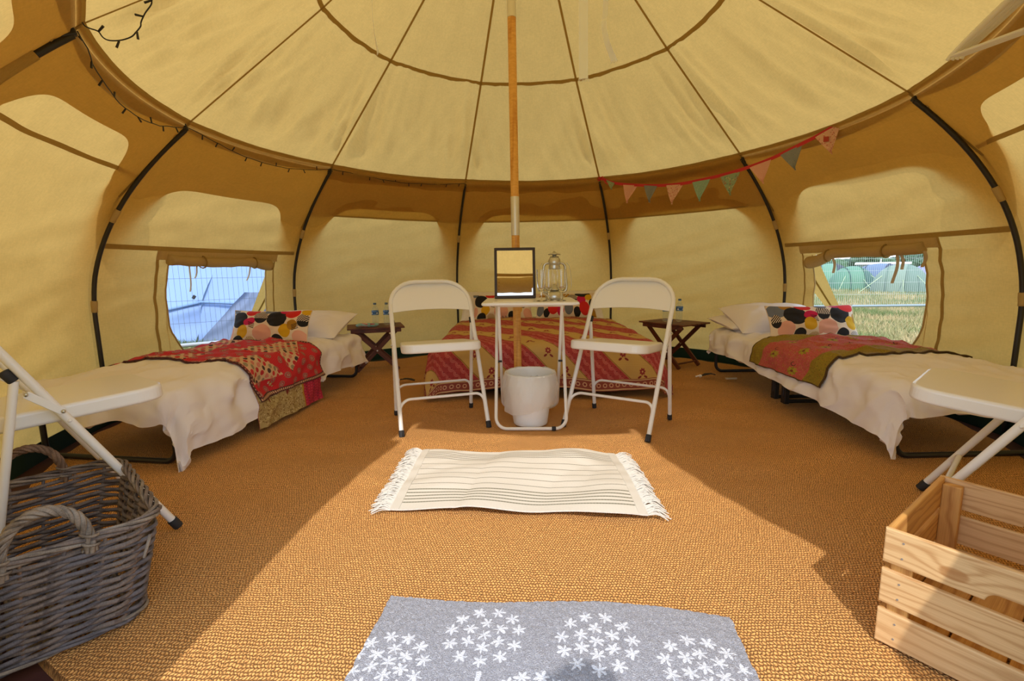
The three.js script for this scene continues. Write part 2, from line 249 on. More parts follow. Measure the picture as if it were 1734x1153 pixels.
// bowed poles
const poleNames = ['in the front left corner, half hidden by the canvas', 'left of the left window', 'right of the left window', 'behind the left folding chair at the table', 'behind the right folding chair at the table', 'left of the right window', 'right of the right window, beside the hangers', 'beside the doorway on the right', 'at the right edge of the doorway', 'at the left edge of the doorway'];
for (let i = 0; i < NP; i++) {
  const t = thing('bowed_pole', 'thin black bowed tent pole ' + poleNames[i], 'tent pole', [0, 0, 0], 0, 'bowed wall poles');
  const at = (y, l = i > 7 ? -0.01 : -0.034) => { const q = wallPoint(i, 0, y, 0, false), n = wallPoint(i, 0, Math.max(0, y - 0.02), 0, false).sub(wallPoint(i, 0, Math.min(EAVE - 0.001, y + 0.02), 0, false)), th = lean(i, y), s = V(Math.cos(th), 0, Math.sin(th)); return q.addScaledVector(s.cross(n).normalize(), l * (s.x * 0 + 1)); };
  const ys = Array.from({ length: 40 }, (_, k) => EAVE - 0.01 - (EAVE - 0.01) * Math.pow(k / 39, 1.0)), P = ys.map((y) => at(y));
  part('pole_tube', sweep(P, 0.0125, 10), M.black, t);
  for (const y of [1.265, 0.715, 0.2]) part('fabric_tab', sweep([0.036, 0.012, -0.012, -0.036].map((d) => at(y + d)), (s) => 0.0165 + 0.001 * Math.sin(s * 6), 8), M.tab, t);
  if (i === 0) part('pole_sleeve', sweep(ys.filter((y) => y < 1.7).map((y) => at(y, -0.02)), 0.03, 12), M.wall, t);
  const top = at(EAVE - 0.012, -0.022), o = V(Math.sin(POLE[i]), 0, -Math.cos(POLE[i]));
  part('end_joint', bar(top.clone().addScaledVector(o, -0.02).add(V(0, 0.008, 0)).toArray(), top.clone().addScaledVector(o, 0.026).add(V(0, -0.014, 0)).toArray(), 0.03, 0.028, 0.006, V(0, 1, 0)), M.black, t);
  part('eyelet_tab', bar(top.clone().addScaledVector(o, 0.045).add(V(0, -0.02, 0)).toArray(), top.clone().addScaledVector(o, 0.06).add(V(0, -0.04, 0)).toArray(), 0.04, 0.03, 0.004, V(0, 1, 0)), M.tab, t);
}
// two thin bracing cords across the side panels
// centre pole
function woodTex(s, base, dark, opts = {}) {
  const a = tileNoise(8, s), b = tileNoise(64, s + 1), c = tileNoise(128, s + 2), k = opts.knots || [];
  return dataTex(opts.w || 256, opts.h || 512, (u, v) => {
    let x = u * (opts.rings || 5) + 0.9 * a(u * 0.5, v * 0.6) + 0.25 * a(u, v * 2), kn = 0;
    for (const [ku, kv, kr] of k) { const du = (u - ku) / kr, dv = (v - kv) / kr * (opts.aspect || 0.5), d = Math.sqrt(du * du + dv * dv); x += 1.6 * Math.exp(-d * d * 0.35) * (opts.rings || 5) * 0.22; kn = Math.max(kn, smooth(1.0 - d, 0, 0.35)); }
    const ring = Math.pow(0.5 + 0.5 * Math.sin(x * 2 * PI), 3), f = 0.5 * (b(u * 3, v * 0.12) - 0.5) + 0.35 * (c(u * 2, v * 0.1) - 0.5), m = clamp(0.62 * ring + f + 0.12 + kn * 0.9, 0, 1.25);
    return base.map((q, i) => lerp(q, dark[i], m));
  }, true);
}
M.poleWood = std(0xffffff, 0.5, { map: woodTex(31, [236, 180, 92], [204, 138, 56], { rings: 2 }) }); M.poleWood.map.repeat.set(0.9, 1);
{
  const t = thing('centre_pole', 'tall round wooden pole with pale metal sleeves standing behind the white table', 'tent pole', [-0.048, 0, -0.12]);
  const P = (y) => V(-0.0055 * y, y, 0), seg = (a, b, r) => sweep([P(a), P(b)], r, 20);
  for (const [a, b] of [[0, 1.117], [1.358, 2.402], [2.76, APEX - 0.02]]) part('wooden_section', seg(a, b, 0.0255), M.poleWood, t);
  for (const [a, b] of [[1.117, 1.358], [2.402, 2.76]]) part('metal_sleeve', seg(a, b, 0.0272), M.sleeve, t);
}

// ---------- floor: coir matting on a green groundsheet, the field outside ----------
const inside = (x, z) => Math.hypot(x, z) < 2.36;
const floorY = (x, z) => (0.016 * nz(x * 1.5 + 4, z * 5.5 + 1.2 * nz(x * 1.6, z * 1.6), 0.2) + 0.008 * nz(x * 3 + 9, z * 11 + 2 * nz(x * 2, z * 2), 5.2)) * smooth(1.3 - z + 0.25 * (Math.abs(x) - 0.8), -0.4, 0.5) + 0.004 * nz(x * 2.1, z * 2.6, 3.3) - 0.005;
const coirD = (() => {
  const a = tileNoise(256, 21), b = tileNoise(128, 22), c = tileNoise(16, 23), e = tileNoise(320, 24);
  return (u, v) => { // loops in offset rows
    const N = 40, rows = 36, y = v * rows + 0.5 * (c(v, u) - 0.5) + 0.4 * (b(v * 0.5, u * 0.5) - 0.5) + 36, row = Math.floor(y), fy = y - row, x = u * N + (row % 2) * 0.5 + 0.5 * (c(u, v) - 0.5) + 0.35 * (b(u * 0.5, v * 0.5) - 0.5), fx = x - Math.floor(x);
    const dx = Math.abs(fx - 0.5) * 2, dy = Math.abs(fy - 0.5) * 2, tilt = (fx - 0.5) * (row % 2 ? 0.35 : -0.35), d2 = Math.abs(fy - 0.5 + tilt) * 2;
    const h = (1 - Math.pow(dx, 2.6)) * (1 - Math.pow(clamp(d2, 0, 1), 2.2)), f = 0.5 * a(u * 1 + v, v - u) + 0.3 * e(u + v, u * 2 - v) + 0.2 * b(u * 2, v);
    return [clamp(h, 0, 1), f];
  };
})();
M.coir = std(0xffffff, 0.95, {
  map: dataTex(1024, 1024, (u, v) => { const [h, f] = coirD(u, v), k = 0.5 + 0.5 * Math.pow(h, 0.7), q = k * (0.66 + 0.68 * f); return [256 * q + 6, 184 * Math.pow(q, 1.06) + 5, 108 * Math.pow(q, 1.25) + 2]; }, true),
  bumpMap: dataTex(1024, 1024, (u, v) => { const [h, f] = coirD(u, v); return 40 + 170 * h + 45 * f; }), bumpScale: 0.0055,
});
{
  const g = struct('floor'), n = 150;
  const pos = [], uv = [], ix = [], Rr = 2.33;
  const edgeR = (a, R) => R + (R < 2.4 ? 0.19 * Math.pow(Math.sin(a), 6) : 0), disc = (R, y, fn, nr, na) => grid(na, nr, (u, v) => { const a = u * 2 * PI, r = edgeR(a, R) * Math.pow(v, 0.7) + 0.0001, x = Math.sin(a) * r, z = Math.cos(a) * r; return V(x, fn ? fn(x, z) : y, z); }, (u, v) => { const a = u * 2 * PI, r = edgeR(a, R) * Math.pow(v, 0.7); let X = Math.sin(a) * r, Z = Math.cos(a) * r; const k = 0.4 + smooth(1.6 - Z, 0, 0.8); X += k * 0.03 * nz(X * 1.7, Z * 2.1, 7); Z += k * 0.055 * nz(X * 1.5 + 3, Z * 2.4, 9) + k * 0.018 * nz(X * 4, Z * 5, 3); const c = Math.cos(0.06), s = Math.sin(0.06); return [(X * c + Z * s) / 0.36, (Z * c - X * s) / 0.36]; });
  const coir = disc(Rr, 0, floorY, 150, 260);
  part('coir_matting', coir, M.coir, g);
  part('matting_edge', grid(200, 1, (u, v) => { const a = u * 2 * PI, q = edgeR(a, Rr), x = Math.sin(a) * q, z = Math.cos(a) * q; return V(x * (1 + 0.004 * v), floorY(x, z) * (1 - v) - 0.034 * v, z * (1 + 0.004 * v)); }, (u, v) => [u * 60, v * 0.02]), M.coir, g);
  part('maroon_binding', grid(200, 1, (u, v) => { const a = u * 2 * PI, r = edgeR(a, Rr) + 0.005 + 0.12 * v; return V(Math.sin(a) * r, -0.030 + 0.003 * (1 - v), Math.cos(a) * r); }), std(col(0.075, 0.022, 0.018), 0.7), g);
  part('groundsheet', disc(2.68, -0.034, null, 6, 120), std(col(0.008, 0.032, 0.024), 0.95), g);
}
// ---------- folding chairs ----------
const SEAT = -PI / 2 + 3.1416 * 0 - 0.1;
const tz = (y) => 0.21 - 0.447 * y / 0.76, CW = 0.247;
function makeChair(label, p, turn) {
  const t = thing('folding_chair', label, 'chair', p, turn, 'white folding chairs'), q = (x, y, dz = 0) => [x, y, tz(y) + dz];
  const arch = [q(-CW, 0.012), q(-CW, 0.6), q(-CW, 0.835), q(CW, 0.835), q(CW, 0.6), q(CW, 0.012)];
  part('frame_tube', pipe([arch[0], arch[2], arch[3], arch[5]], 0.0125, 0.16, 12), M.white, t);
  // pressed back panel inside the arch
  const top = (x) => { const e = Math.abs(x) - (CW - 0.16); return 0.83 - (e > 0 ? 0.16 - Math.sqrt(Math.max(0, 0.0256 - e * e)) : 0); };
  part('backrest', shell(28, 12, (u, v) => { const x = (u - 0.5) * 2 * (CW - 0.006), lo = 0.655 + 0.012 * (1 - Math.pow(2 * u - 1, 2)), y = lerp(lo, Math.max(top(x), lo + 0.02), v); return V(x, y, tz(y) - 0.03 * (1 - Math.pow(2 * u - 1, 2)) + 0.004); }, 0.004), M.white, t);
  // seat pan with rolled edge
  const s = new THREE.Shape(), sw = 0.213, sf = 0.205, sb = -0.2, c = 0.075, d = 0.03;
  s.moveTo(-sw + c, -sf); s.lineTo(sw - c, -sf); s.quadraticCurveTo(sw, -sf, sw, -sf + c); s.lineTo(sw - 0.02, -sb - d); s.quadraticCurveTo(sw - 0.02, -sb, sw - 0.02 - d, -sb); s.lineTo(-sw + 0.02 + d, -sb); s.quadraticCurveTo(-sw + 0.02, -sb, -sw + 0.02, -sb - d); s.lineTo(-sw, -sf + c); s.quadraticCurveTo(-sw, -sf, -sw + c, -sf);
  const sg = new THREE.ExtrudeGeometry(s, { depth: 0.028, bevelEnabled: true, bevelThickness: 0.011, bevelSize: 0.011, bevelSegments: 4, curveSegments: 10 });
  const seat = part('seat', moved(sg, 0, 0.45, 0.005, 0, SEAT, 0), M.white, t); seat.geometry.rotateX(0);
  // rear legs, hung from the frame on links
  const rz = -0.236, ry = 0.575, rtop = (x) => [x, ry, tz(ry) - 0.028];
  for (const x of [-CW + 0.004, CW - 0.004]) {
    part('rear_leg', rod([x, 0.012, rz], rtop(x), 0.0115, 12), M.white, t);
    part('leg_cap', rod(rtop(x), [x, ry + 0.03, tz(ry + 0.03) - 0.03], 0.0135, 12), M.rubber, t);
    part('link_bar', bar([x + Math.sign(x) * 0.014, 0.535, tz(0.535) - 0.032], [x + Math.sign(x) * 0.014, 0.47, tz(0.47) + 0.006], 0.022, 0.005, 0.002, V(1, 0, 0)), M.white, t);
    for (const [y, dz] of [[0.535, -0.032], [0.472, 0.006]]) part('rivet', moved(new THREE.SphereGeometry(0.006, 10, 6), x + Math.sign(x) * 0.019, y, tz(y) + dz), M.steel, t);
    part('rivet', moved(new THREE.SphereGeometry(0.006, 10, 6), x + Math.sign(x) * 0.014, 0.44, tz(0.44)), M.white, t);
    part('rivet', moved(new THREE.SphereGeometry(0.005, 10, 6), x + Math.sign(x) * 0.012, 0.12, tz(0.12)), M.white, t);
    part('foot', rod([x, 0, rz], [x, 0.03, rz + 0.007], 0.014, 12), M.rubber, t);
    part('foot', rod([Math.sign(x) * CW, 0, tz(0)], [Math.sign(x) * CW, 0.032, tz(0.032)], 0.0155, 12), M.rubber, t);
  }
  part('front_stretcher', pipe([q(-CW, 0.115), q(-CW + 0.012, 0.182), q(CW - 0.012, 0.182), q(CW, 0.115)].map((a) => a), 0.0085, 0.055, 10), M.white, t);
  const rq = (x, y) => [x, y, lerp(rz, tz(ry) - 0.028, y / ry)];
  part('rear_stretcher', pipe([rq(-CW + 0.004, 0.13), rq(-CW + 0.02, 0.195), rq(CW - 0.02, 0.195), rq(CW - 0.004, 0.13)], 0.0075, 0.05, 10), M.white, t);
  return t;
}
makeChair('white metal folding chair left of the small white table', [-0.525, -0.002, 0.224], 0.309);
makeChair('white metal folding chair right of the small white table', [0.525, -0.002, 0.305], -0.576);
const nearLeft = makeChair('white metal folding chair behind the grey wicker basket, cropped by the photo edge', [-1.605, 0.016, 1.44], 2.475); nearLeft.rotation.set(0.045, 2.475, -0.03, 'YXZ');
makeChair('white metal folding chair behind the slatted wooden crate, cropped by the photo edge', [1.515, 0.0, 1.507], -2.419);

// ---------- white folding table and the things on it ----------
const TY = 0.722;
{
  const t = thing('folding_table', 'small white folding table with thin tube legs between the two chairs', 'table', [0.021, 0, 0.205], -0.02);
  part('table_top', [box(0.53, 0.013, 0.45, 0, TY - 0.0065, 0, 0.005)], M.white, t);
  part('edge_rim', pipe([[-0.26, TY - 0.008, -0.22], [0.26, TY - 0.008, -0.22], [0.26, TY - 0.008, 0.22], [-0.26, TY - 0.008, 0.22], [-0.26, TY - 0.008, -0.21]], 0.0095, 0.03, 8), M.white, t);
  const U = (w, zb, zt) => pipe([[-w, TY - 0.018, zt], [-w, 0.011, zb], [w, 0.011, zb], [w, TY - 0.018, zt]], 0.0095, 0.065, 10);
  part('leg_frame', U(0.2, 0.215, -0.16), M.white, t); part('leg_frame', U(0.176, -0.2, 0.16), M.white, t);
  for (const [w, zt] of [[0.2, -0.16], [0.176, 0.16]]) part('cross_bar', rod([-w, TY - 0.02, zt], [w, TY - 0.02, zt], 0.008), M.white, t);
  for (const s of [-1, 1]) part('pivot', moved(new THREE.CylinderGeometry(0.006, 0.006, 0.04, 10), s * 0.188, 0.36, 0.01, 0, 0, PI / 2), M.rubber, t);
  part('clip', rod([0.115, 0.011, 0.215], [0.138, 0.011, 0.215], 0.0125, 10), M.rubber, t);
}
{
  const t = thing('table_mirror', 'dark framed rectangular mirror standing on the white table', 'mirror', [-0.062, TY + 0.002, 0.035], 0.0), w = 0.256, h = 0.318, f = 0.017, tilt = -0.214;
  const g = (q) => { q.rotateX(tilt); return q; }, frame = std(col(0.035, 0.021, 0.014), 0.5);
  part('frame', g(join([box(w, f, 0.022, 0, f / 2, 0), box(w, f, 0.022, 0, h - f / 2, 0), box(f, h - 2 * f, 0.022, -w / 2 + f / 2, h / 2, 0), box(f, h - 2 * f, 0.022, w / 2 - f / 2, h / 2, 0)])), frame, t);
  part('mirror_glass', g(box(w - 2 * f + 0.004, h - 2 * f + 0.004, 0.004, 0, h / 2, 0.003, 0.0005)), std(col(0.92, 0.92, 0.9), 0.02, { metalness: 1 }), t);
  part('backing_board', g(box(w - 0.01, h - 0.01, 0.004, 0, h / 2, -0.008, 0.001)), frame, t);
  part('easel_strut', bar([0, h * 0.6, -0.04], [0, 0.004, -0.105], 0.045, 0.005), frame, t);
}
{
  const t = thing('hurricane_lantern', 'silver metal hurricane lantern with a glass globe on the white table', 'lantern', [0.172, TY, 0.14], 0.12);
  part('tank', lathe([[0, 0], [0.05, 0], [0.054, 0.006], [0.054, 0.018], [0.05, 0.034], [0.036, 0.046], [0.026, 0.05], [0, 0.05]], 36), M.steel, t);
  part('filler_cap', moved(lathe([[0, 0], [0.011, 0], [0.011, 0.008], [0, 0.01]], 16), 0.036, 0.04, 0.018), M.steel, t);
  part('burner', lathe([[0.02, 0.048], [0.034, 0.054], [0.034, 0.06], [0.022, 0.068], [0.016, 0.082], [0.006, 0.09], [0, 0.09]], 28), M.steel, t);
  part('glass_globe', lathe([[0.025, 0.064], [0.033, 0.085], [0.038, 0.11], [0.036, 0.14], [0.029, 0.168], [0.026, 0.178]], 32), M.glass, t);
  part('wire_guard', [0, 1, 2, 3].map((k) => { const a = k * PI / 2 + 0.6; return tube([0.06, 0.1, 0.14, 0.18].map((y, j) => [Math.cos(a) * [0.036, 0.044, 0.041, 0.032][j], y, Math.sin(a) * [0.036, 0.044, 0.041, 0.032][j]]), 0.0016, 16, 5); }), M.steel, t);
  part('chimney', lathe([[0.03, 0.176], [0.034, 0.18], [0.034, 0.194], [0.03, 0.2], [0.034, 0.206], [0.037, 0.212], [0.037, 0.222], [0.033, 0.236], [0.027, 0.244], [0.024, 0.252], [0, 0.254]], 32), M.steel, t);
  part('cap', lathe([[0.012, 0.25], [0.012, 0.262], [0.036, 0.262], [0.037, 0.266], [0.012, 0.274], [0.006, 0.282], [0, 0.283]], 28), M.steel, t);
  for (const s of [-1, 1]) part('air_tube', pipe([[s * 0.03, 0.214, 0], [s * 0.062, 0.214, 0], [s * 0.076, 0.075, 0], [s * 0.07, 0.045, 0], [s * 0.04, 0.04, 0]], 0.0075, 0.022, 10), M.steel, t);
  part('bail_handle', tube([[-0.074, 0.215, 0], [-0.088, 0.19, 0.012], [-0.094, 0.13, 0.03], [-0.088, 0.06, 0.045], [-0.045, 0.018, 0.062], [0.0, 0.01, 0.068], [0.045, 0.018, 0.062], [0.088, 0.06, 0.045], [0.094, 0.13, 0.03], [0.088, 0.19, 0.012], [0.074, 0.215, 0]], 0.0018, 60, 6), M.steel, t);
}
{
  const spots = [[0.083, 0.315, 'clear stemmed glass nearest the mirror on the white table'], [0.128, 0.265, 'clear stemmed glass between the mirror-side glass and the lantern front'], [0.196, 0.305, 'clear stemmed glass standing right in front of the lantern']];
  spots.forEach(([x, z, label], k) => {
    const t = thing('stemmed_glass', label, 'glass', [x, TY + 0.001, z], 0, 'stemmed glasses on the white table');
    part('bowl', lathe([[0.004, 0.05], [0.014, 0.055], [0.022, 0.075], [0.0265, 0.12], [0.0285, 0.176], [0.0275, 0.176], [0.0255, 0.12], [0.021, 0.078], [0.013, 0.059], [0, 0.056]], 28), M.crystal, t);
    part('stem', lathe([[0.0038, 0.052], [0.0033, 0.03], [0.0045, 0.01], [0.0001, 0.008]], 14), M.crystal, t);
    part('glass_foot', lathe([[0, 0], [0.029, 0], [0.029, 0.0015], [0.006, 0.006], [0, 0.008]], 28), M.crystal, t);
  });
  solo('paper_leaflet', [box(0.2, 0.0016, 0.1, -0.09, TY + 0.0012, 0.35, 0.0005, [0, 0.05, 0])], std(col(0.88, 0.87, 0.84), 0.8), 'flat white paper leaflet in front of the mirror on the white table', 'paper');
}
// waste bin under the table
{
  const t = thing('waste_bin', 'white plastic waste bin with a translucent bag liner under the white table', 'bin', [0.018, -0.002, 0.275]);
  const prof_ = [[0.096, 0], [0.101, 0.008], [0.122, 0.18], [0.138, 0.3], [0.146, 0.303], [0.147, 0.31], [0.141, 0.312], [0.134, 0.3], [0.118, 0.18], [0.098, 0.012], [0, 0.01]];
  part('tub', lathe([[0, 0], ...prof_], 48), M.bin, t);
  part('rim_ring', moved(new THREE.TorusGeometry(0.143, 0.005, 8, 48), 0, 0.305, 0, 0, PI / 2), M.bin, t);
  part('bag_liner', grid(110, 30, (u, v) => {
    const a = u * 2 * PI, hem = 0.095 + 0.05 * smooth(Math.sin(a - 0.2), -0.3, 0.9) + 0.012 * Math.sin(a * 3 + 1) + 0.008 * nz(a * 2, 1);
    if (v < 0.25) { const k = v / 0.25, r = lerp(0.115, 0.143, k) + 0.004 * nz(a * 5, k * 4); return V(Math.sin(a) * r, lerp(0.2, 0.318 + 0.008 * nz(a * 3, 2), k), Math.cos(a) * r); }
    const k = (v - 0.25) / 0.75, y = lerp(0.318 + 0.008 * nz(a * 3, 2), hem, k), r = 0.146 + 0.022 * Math.sin(Math.min(1, k * 1.3) * PI * 0.62) + 0.012 * nz(a * 3.2 + k * 1.2, k * 2.2, 5) * Math.min(1, k * 4) + 0.005 * nz(a * 12 + 5 * k, k * 3, 8) - 0.012 * k * k;
    return V(Math.sin(a) * r, y, Math.cos(a) * r);
  }), M.bag, t);
}

// ---------- beds ----------
// a cloth lying over a mattress: a across, b along; beyond the mattress edge it turns over and hangs
function drape(o) {
  const hw = o.w / 2, hl = o.l / 2;
  return (a, b, lift = 0) => {
    const ca = clamp(a, -hw, hw), cb = clamp(b, -hl, hl), dx = a - ca, dz = b - cb, d = Math.hypot(dx, dz), r = o.r + lift;
    let y = o.top + lift + o.puff * (1 - Math.pow(Math.abs(ca / hw), 3)) * (1 - Math.pow(Math.abs(cb / hl), 6));
    const wr = o.wr * (nz(a * 4.2 + o.s, b * 3.4, o.s) + 0.55 * nz(a * 9 + b * 5, b * 7 - a * 4, o.s + 2) + 0.25 * nz(a * 21, b * 19, o.s + 4) + 0.5 * Math.pow(1 - Math.abs(nz(a * 5 + b * 2.5, b * 4 - a * 3, o.s + 11)), 9));
    if (d < 1e-6) return V(a, y + wr, b);
    const nx = dx / d, nz_ = dz / d, q = r * PI / 2, fl = o.flare; let h, n;
    if (d < q) { h = r * Math.sin(d / r); n = r * (1 - Math.cos(d / r)); } else { h = r + (d - q) * fl; n = r + (d - q) * Math.sqrt(1 - fl * fl); }
    const k = smooth(d, 0, q) , fold = o.fold * k * (Math.sin((nz_ ? a : b) * 23 + 5 * nz(a * 3, b * 3, o.s)) * 0.5 + 1.4 * nz(a * 6 + d * 3, b * 6, o.s + 7));
    h += fold + wr * k; return V(ca + nx * h, Math.max(o.floor ?? 0.012, y - n + wr * (1 - k)) + lift * 0.2, cb + nz_ * h);
  };
}
const quilt = (f, a0, a1, b0, b1, nu, nv, lift, th, uvf) => shell(nu, nv, (u, v) => { const a = typeof a0 === 'function' ? lerp(a0(v), a1(v), u) : lerp(a0, a1, u), b = typeof b0 === 'function' ? lerp(b0(u), b1(u), v) : lerp(b0, b1, v); return f(a, b, lift); }, -th, uvf);
// pillow: two bulged faces meeting in a seam, corners drawn out
function pillowGeo(w, h, t, s, n = 30) {
  const face = (sg) => grid(n, n, (u, v) => { const x = 2 * u - 1, y = 2 * v - 1, e = (1 - Math.pow(Math.abs(x), 3.2)) * (1 - Math.pow(Math.abs(y), 3.2)), z = sg * t / 2 * Math.pow(Math.max(0, e), 0.55) * (1 + 0.12 * nz(x * 2.2, y * 2.2, s + sg)); return V(x * w / 2 * (1 - 0.05 * (1 - y * y)), y * h / 2 * (1 - 0.09 * (1 - x * x)) + 0.006 * nz(x * 3, y * 2, s), z + 0.012 * e * nz(x * 5, y * 4, s + 3)); });
  return join([face(1), face(-1)]);
}
function frameBed(label, p, turn, L, Wd, drop) {
  const t = thing('folding_bed', label, 'bed', p, turn), hw = Wd / 2, hl = L / 2, Y = 0.3;
  const U = (z) => pipe([[-hw, Y, z - Math.sign(z) * 0.06], [-hw, Y, z], [-hw, 0.012, z], [hw, 0.012, z], [hw, Y, z], [hw, Y, z - Math.sign(z) * 0.06]], 0.013, [0.05, 0.06, 0.06, 0.05], 10);
  part('end_frame', U(hl), M.black, t); part('end_frame', U(-hl), M.black, t);
  for (const s of [-1, 1]) part('side_rail', rod([s * hw, Y, -hl + 0.05], [s * hw, Y, hl - 0.05], 0.013, 10), M.black, t);
  for (const z of [-0.1, 0.02]) part('middle_leg', pipe([[-hw + 0.02, Y, z], [-hw + 0.02, 0.012, z], [hw - 0.02, 0.012, z], [hw - 0.02, Y, z]], 0.012, 0.05, 8), M.black, t);
  for (const z of [-0.1, 0.02]) for (const s of [-1, 1]) part('leg_block', box(0.03, 0.16, 0.05, s * (hw - 0.03), 0.08, z, 0.004), M.black, t);
  part('sling', grid(6, 20, (u, v) => V(lerp(-hw, hw, u), Y - 0.02 * Math.sin(u * PI), lerp(-hl, hl, v))), std(col(0.05, 0.045, 0.045), 0.9), t);
  part('mattress', box(Wd - 0.05, 0.045, L - 0.04, 0, Y + 0.024, 0, 0.02), std(col(0.5, 0.46, 0.42), 0.9), t);
  return t;
}
// prints
const ell = (c, x, y, rx, ry, f, rot = 0) => { c.fillStyle = f; c.beginPath(); c.ellipse(x, y, rx, ry, rot, 0, 2 * PI); c.fill(); };
function dotPrint(list, bg = '#e6d3bb') {
  return canvasTex(640, 320, (c, w, h) => {
    c.fillStyle = bg; c.fillRect(0, 0, w, h);
    for (const [x, y, rx, ry, f, kind, rot] of list) {
      ell(c, x * w, y * h, rx * w, ry * h, f, rot || 0);
      if (kind === 'hatch') { c.save(); c.beginPath(); c.ellipse(x * w, y * h, rx * w, ry * h, rot || 0, 0, 2 * PI); c.clip(); c.strokeStyle = bg; c.lineWidth = 5; for (let k = -8; k < 9; k++) { c.beginPath(); c.moveTo(x * w + k * 13 - 20, y * h + 12); c.lineTo(x * w + k * 13 + 30, y * h - ry * h - 10); c.stroke(); } c.restore(); }
      if (kind === 'bars') { c.strokeStyle = '#1b1715'; c.lineWidth = 6; for (let k = 0; k < 4; k++) { c.beginPath(); c.moveTo(x * w - 4 + k * 3, y * h + 6 + k * 15); c.lineTo(x * w + 44 + k * 2, y * h - 22 + k * 15 + (rot ? 46 : 0)); c.stroke(); } }
      if (kind === 'scribble') { c.strokeStyle = '#1b1715'; c.lineWidth = 4; for (let k = 0; k < 16; k++) { c.beginPath(); c.moveTo(x * w - rx * w * 0.8 + k * 9, y * h + ry * h * 0.9 - (k % 3) * 3); c.lineTo(x * w - rx * w * 0.8 + k * 9 + 4, y * h + ry * h * 0.9 - 22 + (k % 4) * 5); c.stroke(); } c.fillStyle = '#1b1715'; c.fillRect(x * w - rx * w * 0.7, y * h + ry * h * 0.86, rx * w * 1.5, 7); }
    }
  });
}
const K = '#1d1a1b', RD = '#d2241f', MG = '#c81450', YL = '#d6a614', PK = '#e3a893', SL = '#6f7684', OC = '#a97a1c';
const printA = dotPrint([[0.05, 0.06, 0.05, 0.09, SL], [0.13, 0.34, 0.115, 0.26, K], [0.30, 0.1, 0.09, 0.13, RD], [0.28, 0.42, 0.06, 0.16, MG, 'bars', 1], [0.2, 0.72, 0.075, 0.2, YL], [0.14, 0.98, 0.075, 0.16, K], [0.3, 0.98, 0.06, 0.1, OC, 'hatch'], [0.43, 0.28, 0.09, 0.2, K, 'hatch'], [0.47, 0.78, 0.12, 0.27, PK, 'scribble'], [0.52, 0.07, 0.07, 0.09, SL], [0.64, 0.32, 0.125, 0.27, K], [0.72, 0.06, 0.07, 0.09, MG], [0.82, 0.14, 0.085, 0.16, RD], [0.76, 0.68, 0.07, 0.2, YL], [0.84, 0.5, 0.06, 0.16, OC, 'bars'], [0.66, 0.95, 0.07, 0.15, K], [0.95, 0.34, 0.06, 0.2, K, 'hatch'], [0.96, 0.06, 0.05, 0.12, YL], [0.93, 0.85, 0.08, 0.2, PK], [0.02, 0.75, 0.05, 0.2, PK]]);
const printB = dotPrint([[0.08, 0.2, 0.09, 0.2, SL], [0.19, 0.08, 0.07, 0.1, OC], [0.25, 0.36, 0.125, 0.27, K], [0.37, 0.08, 0.09, 0.12, RD], [0.42, 0.34, 0.065, 0.16, MG, 'bars', 1], [0.4, 0.62, 0.075, 0.19, YL], [0.14, 0.76, 0.09, 0.24, PK], [0.29, 0.9, 0.065, 0.17, K], [0.45, 0.95, 0.06, 0.09, OC, 'hatch'], [0.57, 0.3, 0.08, 0.2, K, 'hatch'], [0.6, 0.75, 0.115, 0.27, PK], [0.58, 0.06, 0.07, 0.08, SL], [0.77, 0.34, 0.12, 0.28, K], [0.74, 0.05, 0.06, 0.08, MG], [0.88, 0.12, 0.1, 0.17, RD], [0.9, 0.6, 0.075, 0.2, YL], [0.98, 0.45, 0.05, 0.16, OC, 'bars'], [0.78, 0.92, 0.07, 0.16, K], [0.93, 0.93, 0.06, 0.1, SL, 'hatch'], [0.05, 0.5, 0.04, 0.2, K, 'hatch']]);
const printC = dotPrint([[0.06, 0.75, 0.06, 0.22, SL], [0.17, 0.85, 0.055, 0.16, K], [0.1, 0.3, 0.07, 0.18, OC], [0.28, 0.66, 0.095, 0.28, RD], [0.3, 0.1, 0.08, 0.18, PK], [0.4, 0.8, 0.06, 0.18, MG], [0.4, 0.34, 0.1, 0.2, K], [0.54, 0.72, 0.075, 0.24, SL], [0.5, 0.2, 0.07, 0.2, OC], [0.6, 0.3, 0.09, 0.2, K, 'hatch'], [0.68, 0.84, 0.06, 0.18, K], [0.76, 0.34, 0.075, 0.22, MG], [0.78, 0.1, 0.13, 0.12, K], [0.81, 0.7, 0.09, 0.27, RD], [0.88, 0.24, 0.06, 0.14, YL], [0.95, 0.5, 0.06, 0.2, K], [0.95, 0.86, 0.06, 0.18, OC]]);
const cushion = (label, tex, p, turn, lean, w, h) => { const t = thing('cushion', label, 'cushion', p, turn, 'spotted rectangular cushions'), m = std(0xffffff, 0.9, { map: tex }); const g = pillowGeo(w, h, 0.15, p[0] * 3); g.rotateX(lean); g.translate(0, h / 2 * Math.cos(lean), 0); part('cover', g, m, t); part('piping', (() => { const q = sweep(Array.from({ length: 60 }, (_, k) => { const s = k / 60 * 4, e = Math.floor(s), f = (s - e) * 2 - 1, [x, y] = [[f, -1], [1, f], [-f, 1], [-1, -f]][e]; return V(x * w / 2 * (1 - 0.05 * (1 - y * y)), y * h / 2 * (1 - 0.09 * (1 - x * x)), 0); }), 0.003, 5, true); q.rotateX(lean); q.translate(0, h / 2 * Math.cos(lean), 0); return q; })(), std(col(0.75, 0.62, 0.48), 0.9), t); return t; };
function pillow(label, p, turn, lean, w, h, t_) { const g = pillowGeo(w, h, t_, p[0] * 5 + p[2]); g.rotateX(lean); return tag((() => { const o = part('pillow', g, M.cotton, scene); o.position.set(...p); o.rotation.y = turn; return o; })(), label, 'pillow'); }
